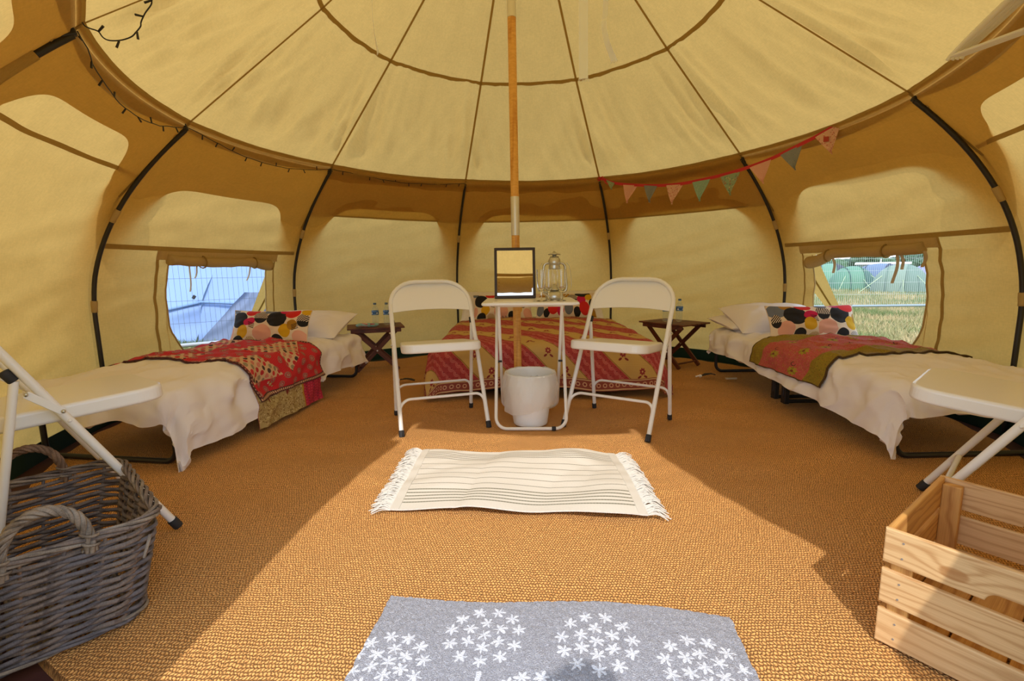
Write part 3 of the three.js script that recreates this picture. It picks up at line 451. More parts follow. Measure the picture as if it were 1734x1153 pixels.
const kantha = canvasTex(1024, 1024, (c, w, h) => { // patchwork of red and spotted cream pieces with a striped border
  c.fillStyle = '#c3222b'; c.fillRect(0, 0, w, h);
  const oval = (x, y, s, f, r) => ell(c, x, y, s, s * 1.5, f, r);
  const F = ['#b3262c', '#3a2b2a', '#8d8266', '#c97b68', '#c22a33'];
  const tri = (pts) => { c.save(); c.beginPath(); pts.forEach(([x, y], i) => i ? c.lineTo(x * w, y * h) : c.moveTo(x * w, y * h)); c.closePath(); c.clip(); c.fillStyle = '#d0b089'; c.fillRect(0, 0, w, h); for (let j = 0; j < 30; j++) for (let i = 0; i < 24; i++) oval(i * 46 + (j % 2) * 23, j * 42, 13, F[(i * 7 + j * 3) % 5], 0.4); c.restore(); };
  for (let j = 0; j < 13; j++) for (let i = 0; i < 11; i++) { const x = i * 98 + (j % 2) * 49, y = j * 84 + 20; c.save(); c.translate(x, y); c.rotate(((i * 5 + j * 3) % 7 - 3) * 0.15); ell(c, 0, 0, 19, 31, '#8f7a66'); ell(c, 0, 0, 14, 25, '#b0313a'); for (let k = 0; k < 5; k++) { const a = k / 5 * 2 * PI; ell(c, Math.cos(a) * 6, Math.sin(a) * 11, 5, 5, '#a08c74'); } c.restore(); }
  tri([[0.06, 0.0], [0.42, 0.0], [0.42, 0.3]]); tri([[0.5, 0.02], [0.9, 0.02], [0.9, 0.4]]); tri([[0.02, 0.35], [0.36, 0.35], [0.36, 0.78]]); tri([[0.44, 0.46], [0.9, 0.5], [0.66, 0.98]]); tri([[0.06, 0.86], [0.38, 0.86], [0.2, 1.0]]);
  c.globalAlpha = 0.5; for (let y = 0; y < h; y += 7) { c.fillStyle = y % 14 ? '#8e1b22' : '#d9736b'; for (let x = (y % 3) * 4; x < w; x += 12) c.fillRect(x, y, 6, 1.6); } c.globalAlpha = 1;
  const brd = (x, y, ww, hh) => { c.fillStyle = '#4e2626'; c.fillRect(x, y, ww, hh); }; brd(0, 0, w, 16); brd(0, h - 16, w, 16); brd(0, 0, 16, h); brd(w - 26, 0, 26, h);
  for (let y = 8; y < h; y += 20) { ell(c, w - 13, y, 8, 7, '#c9a27c'); ell(c, 8, y, 4, 5, '#b5494a'); } for (let x = 8; x < w; x += 20) { ell(c, x, 8, 5, 4, '#b98d68'); ell(c, x, h - 8, 5, 4, '#b98d68'); }
});
const kanthaUnder = canvasTex(512, 256, (c, w, h) => { c.fillStyle = '#b09a62'; c.fillRect(0, 0, w, h); let q = 5; const r = () => (q = (q * 16807) % 2147483647) / 2147483647; for (let i = 0; i < 1500; i++) ell(c, r() * w * 0.68, r() * h, 2 + 2 * r(), 1 + 2 * r(), ['#7d5e34', '#d0be8c', '#8e7444'][i % 3]); for (let i = 0; i < 5; i++) ell(c, 30 + i * 68, h * (0.4 + 0.2 * (i % 2)), 10, 26, '#7c3326', 0.3); c.fillStyle = '#b3872a'; c.fillRect(w * 0.68, 0, 10, h); c.fillStyle = '#b32440'; c.fillRect(w * 0.7, 0, w * 0.3, h); for (let y = 0; y < h; y += 12) for (let x = w * 0.72; x < w; x += 16) ell(c, x, y, 4, 3, (x + y) % 3 < 1 ? '#6d2a3a' : '#c94a58'); });
const oliveThrow = canvasTex(1024, 512, (c, w, h) => {
  let q = 11; const r = () => (q = (q * 16807) % 2147483647) / 2147483647; c.fillStyle = '#8f7a1c'; c.fillRect(0, 0, w, h); c.fillStyle = '#b8504a'; c.fillRect(w * 0.0, h * 0.2, w, h * 0.62);
  for (let i = 0; i < 26000; i++) { const x = r() * w, y = r() * h, m = y > h * 0.2 && y < h * 0.82; c.fillStyle = m ? ['#c0605a', '#a83e44', '#a98a3a', '#c4736a', '#9c5a34'][i % 5] : ['#8a7a16', '#a08c2c', '#6d5c14', '#9a6a24'][i % 4]; c.fillRect(x, y, 3 + r() * 3, 2); }
  for (let k = 0; k < 15; k++) { const x = (0.04 + 0.07 * k) * w, y = h * (0.36 + 0.3 * (k % 2)); for (let p = 0; p < 9; p++) { const a = p / 9 * 2 * PI; ell(c, x + Math.cos(a) * 17, y + Math.sin(a) * 17, 13, 6, p % 3 ? '#a3922c' : '#8d7c20', a); } ell(c, x, y, 8, 8, '#7a3a2a'); c.strokeStyle = '#4c2a22'; c.lineWidth = 4; c.beginPath(); c.arc(x + 46, y + 6, 12, 0.3, 4.4); c.stroke(); }
  c.fillStyle = '#4a3514'; c.fillRect(0, 0, w, 6); c.fillRect(0, h - 7, w, 7); c.fillRect(0, 0, 6, h); c.fillRect(w - 6, 0, 6, h);
});
const stripeThrow = canvasTex(2048, 1448, (c, w, h) => { // diagonal rose bands and straw bands with small flowers
  c.fillStyle = '#c6a25c'; c.fillRect(0, 0, w, h);
  c.save(); c.translate(w / 2, h / 2); c.rotate(-0.72); const P = 330, D = 2600;
  for (let k = -8; k < 9; k++) {
    const y0 = k * P; c.fillStyle = '#a83a3c'; c.fillRect(-D / 2, y0, D, P * 0.55);
    for (let x = -D / 2; x < D / 2; x += 46) for (let j = 0; j < 4; j++) { const X = x + (j % 2) * 23, Y = y0 + 22 + j * 46; c.strokeStyle = '#cf7a6e'; c.lineWidth = 3; for (const rr_ of [20, 13, 7]) { c.beginPath(); c.arc(X, Y, rr_, PI, 2 * PI); c.stroke(); } ell(c, X, Y - 2, 4, 3, '#7c1f2a'); ell(c, X + 23, Y + 12, 3, 3, '#7c1f2a'); }
    c.fillStyle = '#8c6a2e'; c.fillRect(-D / 2, y0 - 6, D, 5); c.fillRect(-D / 2, y0 + P * 0.55 + 2, D, 5);
    for (let x = -D / 2 + (k % 2) * 70; x < D / 2; x += 150) { c.save(); c.translate(x, y0 + P * 0.775); c.rotate(0.72); for (let p = 0; p < 7; p++) { const a = p / 7 * 2 * PI; ell(c, Math.cos(a) * 13, Math.sin(a) * 13 + 12, 8, 6, '#8e2f30', a); } ell(c, 0, 12, 5, 5, '#d0a86a'); ell(c, -20, -18, 13, 6, '#7e2c2a', 0.5); ell(c, 20, -18, 13, 6, '#7e2c2a', -0.5); c.restore(); }
  }
  c.restore();
  for (const [x, y, ww, hh] of [[0, h - 74, w, 74], [0, 0, w, 60], [0, 0, 60, h], [w - 60, 0, 60, h]]) { c.fillStyle = '#8a4136'; c.fillRect(x, y, ww, hh); const n = Math.max(ww, hh) / 44; for (let k = 0; k < n; k++) { const X = ww > hh ? x + k * 44 + 22 : x + ww / 2, Y = ww > hh ? y + hh / 2 : y + k * 44 + 22; ell(c, X, Y, 15, 12, '#c69a74'); ell(c, X, Y, 8, 6, '#7c2a2c'); } c.fillStyle = '#cdb27c'; if (ww > hh) { c.fillRect(x, y + 4, ww, 5); c.fillRect(x, y + hh - 9, ww, 5); } }
  c.globalAlpha = 0.12; c.fillStyle = '#ffe9c0'; for (let y = 0; y < h; y += 9) c.fillRect(0, y, w, 2); c.globalAlpha = 1;
});
const clothMat = (map, o = {}) => std(0xffffff, 0.93, { map, bumpMap: weaveTex, bumpScale: 0.0008, ...o });
function singleBed(side, p, turn, L, Wd, o) {
  const hw = Wd / 2, hl = L / 2, f = drape({ w: Wd - 0.03, l: L - 0.02, top: 0.382, r: 0.075, puff: 0.03, wr: 0.024, fold: o.fold, flare: 0.16, s: o.s, floor: 0.02 });
  frameBed(`black tube folding bed under the white duvet on the ${side}`, p, turn, L, Wd);
  const s = o.room; // +1 or -1: which side faces the middle of the tent
  const place = (m, label, cat) => { m.position.set(...p); m.rotation.y = turn; return tag(m, label, cat); };
  const near = (v) => hw + o.hang(v), wall = hw + 0.02;
  const q = quilt(f, (v) => s > 0 ? -wall : -near(v), (v) => s > 0 ? near(v) : wall, (u) => -hl - 0.1, (u) => hl + o.foot(s > 0 ? u : 1 - u), 90, 130, 0, 0.028);
  place(part('duvet', q, M.cotton, scene), `white duvet hanging over the ${side} bed`, 'duvet');
  return f;
}
{ // left
  const p = [-1.925, 0, -0.14], turn = -0.1515, L = 1.85, Wd = 0.74;
  const f = singleBed('left', p, turn, L, Wd, { room: 1, s: 1.3, fold: 0.018, hang: (v) => 0.26 + 0.085 * smooth(v, 0.2, 0.9) + 0.01 * Math.sin(v * 19), foot: (u) => 0.2 + 0.12 * smooth(u, 0.86, 1) + 0.012 * Math.sin(u * 23) });
  const t = thing('patchwork_throw', 'red patchwork quilt throw draped across the left bed', 'throw', p, turn), hw = Wd / 2;
  part('quilt_face', quilt(f, -hw - 0.02, hw + 0.26, (u) => -0.26 + 0.02 * (1 - u), (u) => 0.46 + 0.08 * (1 - u) + 0.02 * Math.sin(u * 9), 70, 60, 0.016, 0.009).rotateY(0), clothMat(kantha), t);
  part('under_fold', quilt(f, hw - 0.02, hw + 0.4, -0.2, 0.48, 26, 46, 0.006, 0.004, (u, v) => [1 - v, 1 - u]), clothMat(kanthaUnder), t);
}
{ // right
  const p = [2.045, 0, -0.08], turn = 0.019, L = 1.9, Wd = 0.72;
  const f = singleBed('right', p, turn, L, Wd, { room: -1, s: 5.1, fold: 0.012, hang: (v) => 0.21 + 0.085 * smooth(v, 0.25, 0.95) + 0.008 * Math.sin(v * 17), foot: (u) => 0.19 + 0.06 * smooth(u, 0.86, 1) + 0.01 * Math.sin(u * 21) });
  const t = thing('olive_throw', 'olive and coral patterned throw draped across the right bed', 'throw', p, turn), hw = Wd / 2;
  const g = quilt(f, -hw - 0.2, hw + 0.03, (u) => -0.19 - 0.04 * (1 - u), (u) => 0.53 - 0.02 * u + 0.015 * Math.sin(u * 8), 70, 50, 0.014, 0.008);
  part('cloth', g, clothMat(oliveThrow), t);
}
// double bed at the back
{
  const p = [0.16, 0, -1.37], L = 1.92, Wd = 1.46, f = drape({ w: Wd, l: L, top: 0.365, r: 0.1, puff: 0.03, wr: 0.012, fold: 0.02, flare: 0.3, s: 9.4, floor: 0.02 });
  const t = thing('double_bed', 'low double bed against the back wall under a striped bedspread', 'bed', p);
  part('bed_base', box(1.36, 0.14, 1.8, 0, 0.07, -0.02, 0.02), std(col(0.05, 0.05, 0.05), 0.9), t); part('mattress', box(1.5, 0.2, 1.94, 0, 0.24, 0, 0.05), M.cotton, t);
  const place = (m, label, cat) => { m.position.set(...p); return tag(m, label, cat); };
  place(part('white_duvet', quilt(f, -Wd / 2 - 0.34, Wd / 2 + 0.34, -L / 2 - 0.02, L / 2 + 0.18, 90, 90, 0, 0.025), M.cotton, scene), 'white duvet showing above and below the striped bedspread', 'duvet');
  const bs = thing('striped_bedspread', 'rose and straw diagonal striped bedspread over the double bed', 'bedspread', p);
  part('cloth', quilt(f, (v) => -Wd / 2 - 0.36 + 0.03 * Math.sin(v * 9), (v) => Wd / 2 + 0.36 + 0.02 * Math.sin(v * 7), (u) => -L / 2 + 0.42, (u) => L / 2 + 0.385 + 0.02 * Math.sin(u * 11) + 0.04 * smooth(Math.abs(u - 0.5), 0.4, 0.5), 130, 120, 0.014, 0.007), clothMat(stripeThrow), bs);
  pillow('white pillow behind the left cushion on the double bed', [-0.3, 0.5, -2.25], 0, -0.75, 0.68, 0.44, 0.16); pillow('white pillow behind the right cushion on the double bed', [0.58, 0.5, -2.25], 0, -0.75, 0.68, 0.44, 0.16);
  cushion('spotted cushion on the left half of the double bed', printA, [-0.18, 0.385, -2.06], 0.03, -0.5, 0.63, 0.285); cushion('spotted cushion with red dots on the right half of the double bed', printC, [0.49, 0.39, -2.06], -0.02, -0.5, 0.64, 0.285);
}
pillow('white pillow lying at the head of the left bed', [-1.78, 0.475, -0.86], -0.15, -PI / 2 + 0.35, 0.74, 0.44, 0.17);
pillow('white pillow lying at the head of the right bed', [2.03, 0.478, -0.8], 0.02, -PI / 2 + 0.35, 0.74, 0.46, 0.19);
pillow('second white pillow peeping out under the upper one on the right bed', [1.98, 0.44, -0.93], 0.06, -PI / 2 + 0.1, 0.72, 0.42, 0.12);
cushion('spotted cushion on the left bed under the window', printA, [-1.88, 0.385, -0.52], -0.12, -0.42, 0.62, 0.26);
cushion('spotted cushion on the right bed under the window', printB, [2.085, 0.375, -0.42], 0.05, -0.42, 0.66, 0.26);
// ---------- wooden folding stools with bottles ----------
M.teak = std(0xffffff, 0.5, { map: woodTex(71, [112, 58, 32], [62, 28, 16], { rings: 3 }) });
function stool(label, p, turn) {
  const t = thing('folding_stool', label, 'stool', p, turn, 'dark wooden folding stools'), h = 0.405, lx = 0.2, ly = 0.185;
  for (let k = 0; k < 6; k++) part('top_slat', box(0.5, 0.014, 0.058, 0, h - 0.007, (k - 2.5) * 0.0655, 0.003), M.teak, t);
  for (const s of [-1, 1]) part('apron', box(0.44, 0.035, 0.016, 0, h - 0.031, s * 0.165, 0.003), M.teak, t);
  for (const s of [-1, 1]) { const z = s * 0.142; part('leg', bar([-0.185, h - 0.03, z], [0.185, 0.004, z], 0.036, 0.018, 0.003), M.teak, t); part('leg', bar([0.185, h - 0.03, z - s * 0.02], [-0.185, 0.004, z - s * 0.02], 0.036, 0.018, 0.003), M.teak, t); part('pivot_bolt', moved(new THREE.CylinderGeometry(0.007, 0.007, 0.05, 12), 0, h / 2 - 0.012, z - s * 0.006, 0, PI / 2), M.steel, t); }
  for (const s of [-1, 1]) part('stretcher', rod([s * 0.15, 0.04, -0.14], [s * 0.15, 0.04, 0.14], 0.009), M.teak, t);
  return t;
}
stool('dark wooden folding stool beside the head of the left bed', [-1.36, -0.002, -1.42], 0.32);
stool('dark wooden folding stool beside the head of the right bed', [1.42, -0.002, -1.4], -0.98);
const labelTex = canvasTex(256, 64, (c, w, h) => { c.fillStyle = '#2f5f9c'; c.fillRect(0, 0, w, h); c.fillStyle = '#9cc4e4'; c.fillRect(0, 8, w, 5); c.fillRect(0, h - 12, w, 4); c.fillStyle = '#e6eef6'; for (let k = 0; k < 4; k++) { c.beginPath(); c.moveTo(20 + k * 64, 46); c.lineTo(34 + k * 64, 20); c.lineTo(48 + k * 64, 46); c.fill(); } });
function bottle(label, x, y, z) {
  const t = thing('water_bottle', label, 'bottle', [x, y, z], 0, 'small plastic water bottles'), R = 0.032, pr = [[0, 0.002], [0.022, 0], [R, 0.008]];
  for (let k = 0; k < 5; k++) pr.push([R, 0.02 + k * 0.014], [R - 0.002, 0.026 + k * 0.014]);
  pr.push([R, 0.095], [R, 0.14], [R - 0.003, 0.15], [0.02, 0.172], [0.0125, 0.182], [0.0125, 0.198]);
  part('bottle_body', lathe(pr, 28), M.plastic, t);
  part('water', lathe([[0, 0.004], ...pr.slice(2, -3).map(([a, b]) => [a - 0.0015, b]), [0.024, 0.165], [0, 0.165]], 24), phys(col(1, 1, 1), 0.03, { transmission: 1, thickness: 0, ior: 1.33 }), t);
  part('paper_label', lathe([[R + 0.0008, 0.098], [R + 0.0008, 0.138]], 28), std(0xffffff, 0.5, { map: labelTex }), t);
  part('cap', lathe([[0.0138, 0.192], [0.0142, 0.194], [0.0142, 0.208], [0.012, 0.21], [0, 0.21]], 20), std(col(0.1, 0.16, 0.22), 0.5), t);
}
bottle('water bottle standing left of its twin on the left stool', -1.36, 0.403, -1.44); bottle('water bottle standing right of its twin on the left stool', -1.255, 0.403, -1.45);
bottle('water bottle partly behind the chair tube on the right stool', 1.345, 0.403, -1.4); bottle('water bottle with its blue label in full view on the right stool', 1.475, 0.403, -1.42);
{
  const t = thing('rolled_towel', 'turquoise flower-patterned rolled pack lying on the left stool', 'towel', [-1.395, 0.405, -1.29], 0.3), tx = canvasTex(256, 128, (c, w, h) => { c.fillStyle = '#8fb8b4'; c.fillRect(0, 0, w, h); for (let k = 0; k < 40; k++) { const x = (k * 67) % w, y = (k * 41) % h; ell(c, x, y, 12, 10, ['#b04a4e', '#d8cbb4', '#4f8e90', '#c98a84'][k % 4]); ell(c, x, y, 4, 4, '#f0e2c8'); } });
  part('pack', (() => { const g = sweep(Array.from({ length: 20 }, (_, k) => V(lerp(-0.1, 0.1, k / 19), 0.017, 0.01 * Math.sin(k))), (s) => 0.017 * Math.sqrt(1 - Math.pow(2 * s - 1, 6)) + 0.001, 14); return g; })(), std(0xffffff, 0.8, { map: tx }), t);
  part('wrap_band', sweep(Array.from({ length: 4 }, (_, k) => V(-0.01 + k * 0.012, 0.0175, 0)), 0.0185, 14), std(col(0.25, 0.45, 0.42), 0.7), t);
}
// small things lying on the matting
function strap(label, p, turn, L, c1) { const t = thing('fallen_strap', label, 'strap', p, turn); part('webbing', shell(12, 3, (u, v) => V((u - 0.5) * L, 0.012 + 0.014 * Math.sin(u * PI) + 0.005 * nz(u * 5, v), (v - 0.5) * 0.035 * (1 - 0.5 * Math.pow(2 * u - 1, 4)) + 0.02 * Math.sin(u * 2.4)), 0.006), c1, t); part('knotted_end', [moved(new THREE.SphereGeometry(0.013, 12, 8), -L / 2 - 0.01, 0.014, 0.004), tube([[-L / 2, 0.014, 0], [-L / 2 - 0.03, 0.02, 0.012], [-L / 2 - 0.055, 0.012, 0.0]], 0.006, 10, 6)], M.tape, t); }
strap('dark strap with a white knotted end on the matting left of the double bed', [-0.95, 0, -0.83], -0.1, 0.13, std(col(0.03, 0.025, 0.022), 0.8));
strap('dark crumpled strap on the matting by the right bed', [1.53, 0, -0.86], 0.35, 0.13, std(col(0.025, 0.022, 0.022), 0.8));
{ const t = thing('tent_peg', 'pale wooden tent peg lying on the matting by the right bed', 'peg', [1.68, 0.002, -0.74], 0.05); part('peg_shaft', bar([-0.04, 0.008, 0], [0.04, 0.008, 0], 0.014, 0.012), std(col(0.55, 0.45, 0.3), 0.7), t); part('peg_head', box(0.018, 0.014, 0.022, -0.045, 0.009, 0.003), std(col(0.6, 0.5, 0.36), 0.7), t); }

// ---------- pixels to places, for things hung in the roof ----------
const camM = (camera.updateMatrixWorld(true), camera.matrixWorld.clone());
const ray = (u, v) => V((u - W / 2) / FPX, -(v - H / 2) / FPX, -1).transformDirection(camM);
const onPlane = (u, v, q, n) => { const d = ray(u, v), o = camera.position; return o.clone().addScaledVector(d, n.dot(q.clone().sub(o)) / n.dot(d)); };
const ringAt = (i) => { const q = ringPoint(i, 0), o = q.clone().setY(0).normalize(); return q.addScaledVector(o, -0.03).add(V(0, -0.01, 0)); };
// bunting: one cord between the eave joints, nine hemmed flags
{
  const a = ringAt(4), b = onPlane(1424, 207, ringPoint(5, 0.62).multiplyScalar(0.985), V(0, 0, 1)), n = b.clone().sub(a).cross(V(0, 1, 0)).normalize(), at = (u, v) => onPlane(u, v, a, n);
  const t = thing('bunting', 'red ribbon bunting with nine small patterned flags under the eave on the right', 'bunting');
  const px = [[1012, 299], [1018, 303], [1024, 304], [1041, 310], [1070, 313], [1113, 314], [1155, 311], [1203, 301], [1253, 288], [1304, 269], [1357, 244], [1394, 224], [1424, 206]];
  const cv = curve(px.map((q) => at(...q)));
  const P = cv.getPoints(90); part('ribbon', shell(90, 2, (u, v) => P[Math.round(u * 90)].clone().add(V(0, (v - 0.5) * 0.024, 0)).addScaledVector(n, 0.004 * Math.sin(u * 40)), 0.003), std(col(0.52, 0.02, 0.03), 0.7), t);
  part('ribbon_knot', tube([at(1009, 296), at(1014, 306), at(1020, 299), at(1025, 309), at(1032, 313)], 0.005, 20, 6), std(col(0.5, 0.02, 0.03), 0.7), t);
  const speck = (bg, fg, s, r) => canvasTex(128, 128, (c, w, h) => { c.fillStyle = bg; c.fillRect(0, 0, w, h); let q = s; const rn = () => (q = (q * 16807) % 2147483647) / 2147483647; for (let i = 0; i < 90; i++) ell(c, rn() * w, rn() * h, r, r, fg[i % fg.length]); });
  const pinkSpot = speck('#d8a894', ['#c06a62', '#e2c4ac', '#b98070'], 5, 3), mats = { g: speck('#8ea184', ['#b9b48c', '#6f8f7c', '#a0705e'], 9, 4), p: speck('#dba394', ['#e0b0a2'], 3, 2), s: speck('#83868a', ['#96928c', '#74787e'], 4, 2), q: pinkSpot, m: speck('#8aaa98', ['#98b4a4'], 7, 3), r: pinkSpot };
  const flags = [['g', 1027, 304, 1041, 310, 1036, 321], ['p', 1056, 313, 1080, 314, 1062, 344], ['s', 1091, 314, 1113, 315, 1100, 343], ['q', 1129, 314, 1157, 312, 1138, 346], ['m', 1173, 309, 1203, 303, 1185, 341], ['g', 1220, 300, 1254, 290, 1237, 331], ['p', 1270, 284, 1306, 270, 1293, 311], ['s', 1322, 263, 1359, 244, 1347, 288], ['r', 1381, 233, 1424, 208, 1409, 261]];
  for (const [k, u0, v0, u1, v1, u2, v2] of flags) {
    const A = at(u0, v0), B = at(u1, v1), C = at(u2, v2), f = part('flag', shell(10, 14, (u, v) => { const e = A.clone().lerp(B, u), m = C.clone(); return e.lerp(m, v).addScaledVector(n, 0.008 * Math.sin(u * 5 + v * 3) * (0.4 + v) + 0.004); }, 0.002, (u, v) => [lerp(u, 0.5, v), 1 - v]), std(0xffffff, 0.85, { map: mats[k] }), t);
    if (k === 'r') { const c = at(1401, 236), c2 = at(1405, 237), m = at(1405, 240); part('patch', shell(2, 2, (u, v) => at(lerp(1396, 1405, u), lerp(232.5, 241, v) - u * 1.2).addScaledVector(n, -0.006), 0.002), std(col(0.42, 0.05, 0.03), 0.8), f); part('patch', shell(2, 2, (u, v) => at(lerp(1396, 1405, u), lerp(232.5, 241, v) - u * 1.2).addScaledVector(n, 0.012), 0.002), std(col(0.42, 0.05, 0.03), 0.8), f); }
  }
}
// dark string lights along the eave on the left, with a loose loop
{
  const t = thing('string_lights', 'unlit dark string of fairy lights looped along the eave on the left', 'string lights'), P = [];
  for (const [i, s] of [[0, 0.085], [1, 0.06], [2, 0.022]]) for (let k = i ? 1 : 0; k <= 24; k++) { const u = k / 24, q = ringPoint(i, u), o = q.clone().setY(0).normalize(); P.push(q.addScaledVector(o, -0.012 + 0.02 * Math.sin(u * PI) + 0.01 * nz(u * 9, i)).add(V(0, -0.02 - s * Math.sin(Math.pow(u, 1.15) * PI) + 0.008 * nz(u * 13, i + 4), 0))); }
  const a = ringAt(0), n = ray(190, 40), loop = [[133, 24], [142, 42], [152, 48], [166, 53], [174, 63], [183, 68], [196, 69], [210, 67], [223, 62], [230, 55], [238, 45], [239, 37], [246, 22], [256, 8], [258, -4], [268, -40]].map((q) => onPlane(...q, a, n));
  part('wire', sweep(P, 0.0024, 5), M.black, t); part('wire', sweep(curve(loop).getPoints(60), 0.0024, 5), M.black, t);
  const bulb = new THREE.CylinderGeometry(0.0042, 0.0034, 0.026, 8), bulbs = (q, d) => { const b = part('bulb', bulb, M.black, t); b.position.copy(q).addScaledVector(d, 0.015); b.quaternion.setFromUnitVectors(V(0, 1, 0), d); };
  const crv = curve(P); for (let k = 0; k < 30; k++) { const q = crv.getPointAt((k + 0.5) / 30); bulbs(q, V(rr(-0.6, 0.6), k % 3 ? -1 : 0.6, rr(-0.4, 0.4)).normalize()); }
  const lp = curve(loop); for (const [s, dx, dy] of [[0.17, 0.8, 0.6], [0.33, -0.4, -0.9], [0.5, 0.1, -1], [0.64, -1, 0.2], [0.8, -1, -0.35]]) { const q = lp.getPointAt(s), d = V(dx, dy, 0.1).normalize(); bulbs(q, d); }
}
// white webbing tapes hanging from the roof seams
[['broad white webbing tape hanging straight down, middle one of the three', [[988, -260, 0.9], [988, 40, 0.9], [988, 134, 0.9]], 0.038, 0.04], ['white webbing tape curling to the left, hanging alone left of the centre pole', [[628, -240, 0.75], [630, -10, 0.75], [633, 45, 0.74], [640, 88, 0.72]], 0.026, 1.05], ['white webbing tape bent at its end, rightmost of the three', [[1030, -250, 0.82], [1026, 0, 0.82], [1023, 40, 0.83], [1028, 70, 0.85], [1040, 103, 0.85]], 0.03, 0.75]].forEach(([label, pts, wd, tw]) => {
  const P = pts.map(([u, v, z]) => onPlane(u, v, V(0, 0, z), V(0, 0, 1))), t = thing('webbing_tape', label, 'strap', [0, 0, 0], 0), cv = curve(P), top = P[0];
  part('tape', shell(4, 60, (u, v) => { const q = cv.getPoint(v), a = tw + 0.25 * Math.sin(v * 3); return q.add(V(Math.cos(a) * (u - 0.5) * wd, 0.004 * nz(v * 6, u), Math.sin(a) * (u - 0.5) * wd)); }, 0.0018), M.tape, t);
  const e = P[P.length - 1]; part('frayed_end', Array.from({ length: 7 }, (_, k) => { const a = tw, o = (k / 6 - 0.5) * wd; return rod([e.x + Math.cos(a) * o, e.y + 0.002, e.z + Math.sin(a) * o], [e.x + Math.cos(a) * o * 1.1 + rr(-0.002, 0.002), e.y - rr(0.004, 0.01), e.z + Math.sin(a) * o * 1.1], 0.0012, 5); }), M.tape, t);
});
// white clothes hangers nested on one hook point by the right eave
{
  const hk = V(1.505, 1.775, 1.47), dir = V(-0.28, 0, -0.96).normalize(), nn = V(dir.z, 0, -dir.x), m = std(col(0.86, 0.83, 0.76), 0.5);
  for (let k = 0; k < 4; k++) {
    const t = thing('clothes_hanger', ['front', 'second', 'third', 'rearmost'][k] + ' of the nested white wooden clothes hangers under the right eave', 'hanger', [0, 0, 0], 0, 'nested white clothes hangers');
    const o = hk.clone().addScaledVector(nn, (k - 1) * 0.022).add(V(0, -0.004 * k, 0)), at = (s, y) => o.clone().addScaledVector(dir, s).add(V(0, y, 0));
    part('arm', [-1, 1].map((s) => { const P = [at(0, -0.05), at(s * 0.05, -0.062), at(s * 0.13, -0.115), at(s * 0.2, -0.165), at(s * 0.215, -0.182)]; const c = curve(P); return sweep(c.getPoints(24), (q) => 0.006 + 0.0035 * Math.sin(Math.min(1, q * 1.4) * PI), 10); }), m, t);
    part('trouser_bar', rod(at(-0.205, -0.172).toArray(), at(0.205, -0.172).toArray(), 0.0055, 10), m, t);
    part('hook', sweep(curve([at(0, -0.05), at(0, -0.015), at(0.012, 0.004), at(0.018, 0.02), at(0.008, 0.034), at(-0.008, 0.03), at(-0.012, 0.022)]).getPoints(30), 0.0018, 6), M.steel, t);
  }
}

// ---------- rugs ----------
const flatY = (x, z) => floorY(x, z) + 0.006;
{
  const t = thing('striped_rug', 'small cream cotton rug with grey stripes and fringed ends in the sunlight', 'rug'), c = { bl: V(-0.555, 0, 1.318), br: V(0.395, 0, 1.41), tl: V(-0.535, 0, 0.75), tr: V(0.405, 0, 0.80) };
  const base = (u, v) => { const q = c.tl.clone().lerp(c.tr, u).lerp(c.bl.clone().lerp(c.br, u), v); const e = 0.011 * Math.sin(u * 15 + 1.2) * (v - 0.5) * 1.6 + 0.01 * nz(u * 4, 3) ; q.z += e; return q; };
  const hgt = (u, v) => 0.009 + 0.016 * Math.pow(Math.max(0, nz(u * 3.4 + v * 0.8, v * 1.3, 4.4)), 0.8) * 1.6 + 0.006 * Math.sin(u * 11 - v * 2) + 0.005;
  const pos = (u, v) => { const q = base(u, v); q.y = flatY(q.x, q.z) + Math.max(0.002, hgt(u, v)); return q; };
  const tex = canvasTex(512, 1024, (x, w, h) => { x.fillStyle = '#d9d3c8'; x.fillRect(0, 0, w, h); const ln = (y, hh, f) => { x.fillStyle = f; x.fillRect(0, y * h, w, hh * h); }; for (let k = 0; k < 5; k++) { ln(0.06 + k * 0.033, 0.011, '#8b877b'); ln(0.735 + k * 0.042, 0.014, '#83806f'); } for (const y of [0.3, 0.39, 0.475, 0.565, 0.655]) ln(y, 0.008, '#8e897c'); x.globalAlpha = 0.35; for (let y = 0; y < h; y += 6) for (let k = 0; k < w; k += 6) { x.fillStyle = (k + y) % 12 ? '#e8e2d8' : '#c4bcb0'; x.fillRect(k, y, 3, 3); } x.globalAlpha = 1; });
  tex.flipY = false;
  part('woven_cloth', shell(110, 60, pos, 0.005), std(0xffffff, 0.95, { map: tex, bumpMap: weaveTex, bumpScale: 0.001 }), t);
  const fm = std(col(0.66, 0.62, 0.55), 0.95);
  for (const s of [0, 1]) {
    const k = []; for (let j = 0; j < 150; j++) for (let r = 0; r < 2; r++) { const v = (j + rnd()) / 150, a = pos(s, v), L = rr(0.055, 0.085), sg = s ? 1 : -1, b = a.clone().add(V(sg * L, 0, rr(-0.02, 0.022))), m = a.clone().lerp(b, 0.5).add(V(0, rr(0.004, 0.016), 0)); b.y = flatY(b.x, b.z) + rr(0.001, 0.01); k.push(sweep(curve([a, m, b]).getPoints(5), 0.0021, 4)); }
    const o = part('fringe', k, fm, t); o.userData.kind = 'stuff';
    part('fringe_band', shell(4, 60, (u, v) => { const q = pos(s ? 1 - 0.035 * (1 - u) : 0.035 * u, v); q.y += 0.003; return q; }, 0.004), fm, t);
  }
}
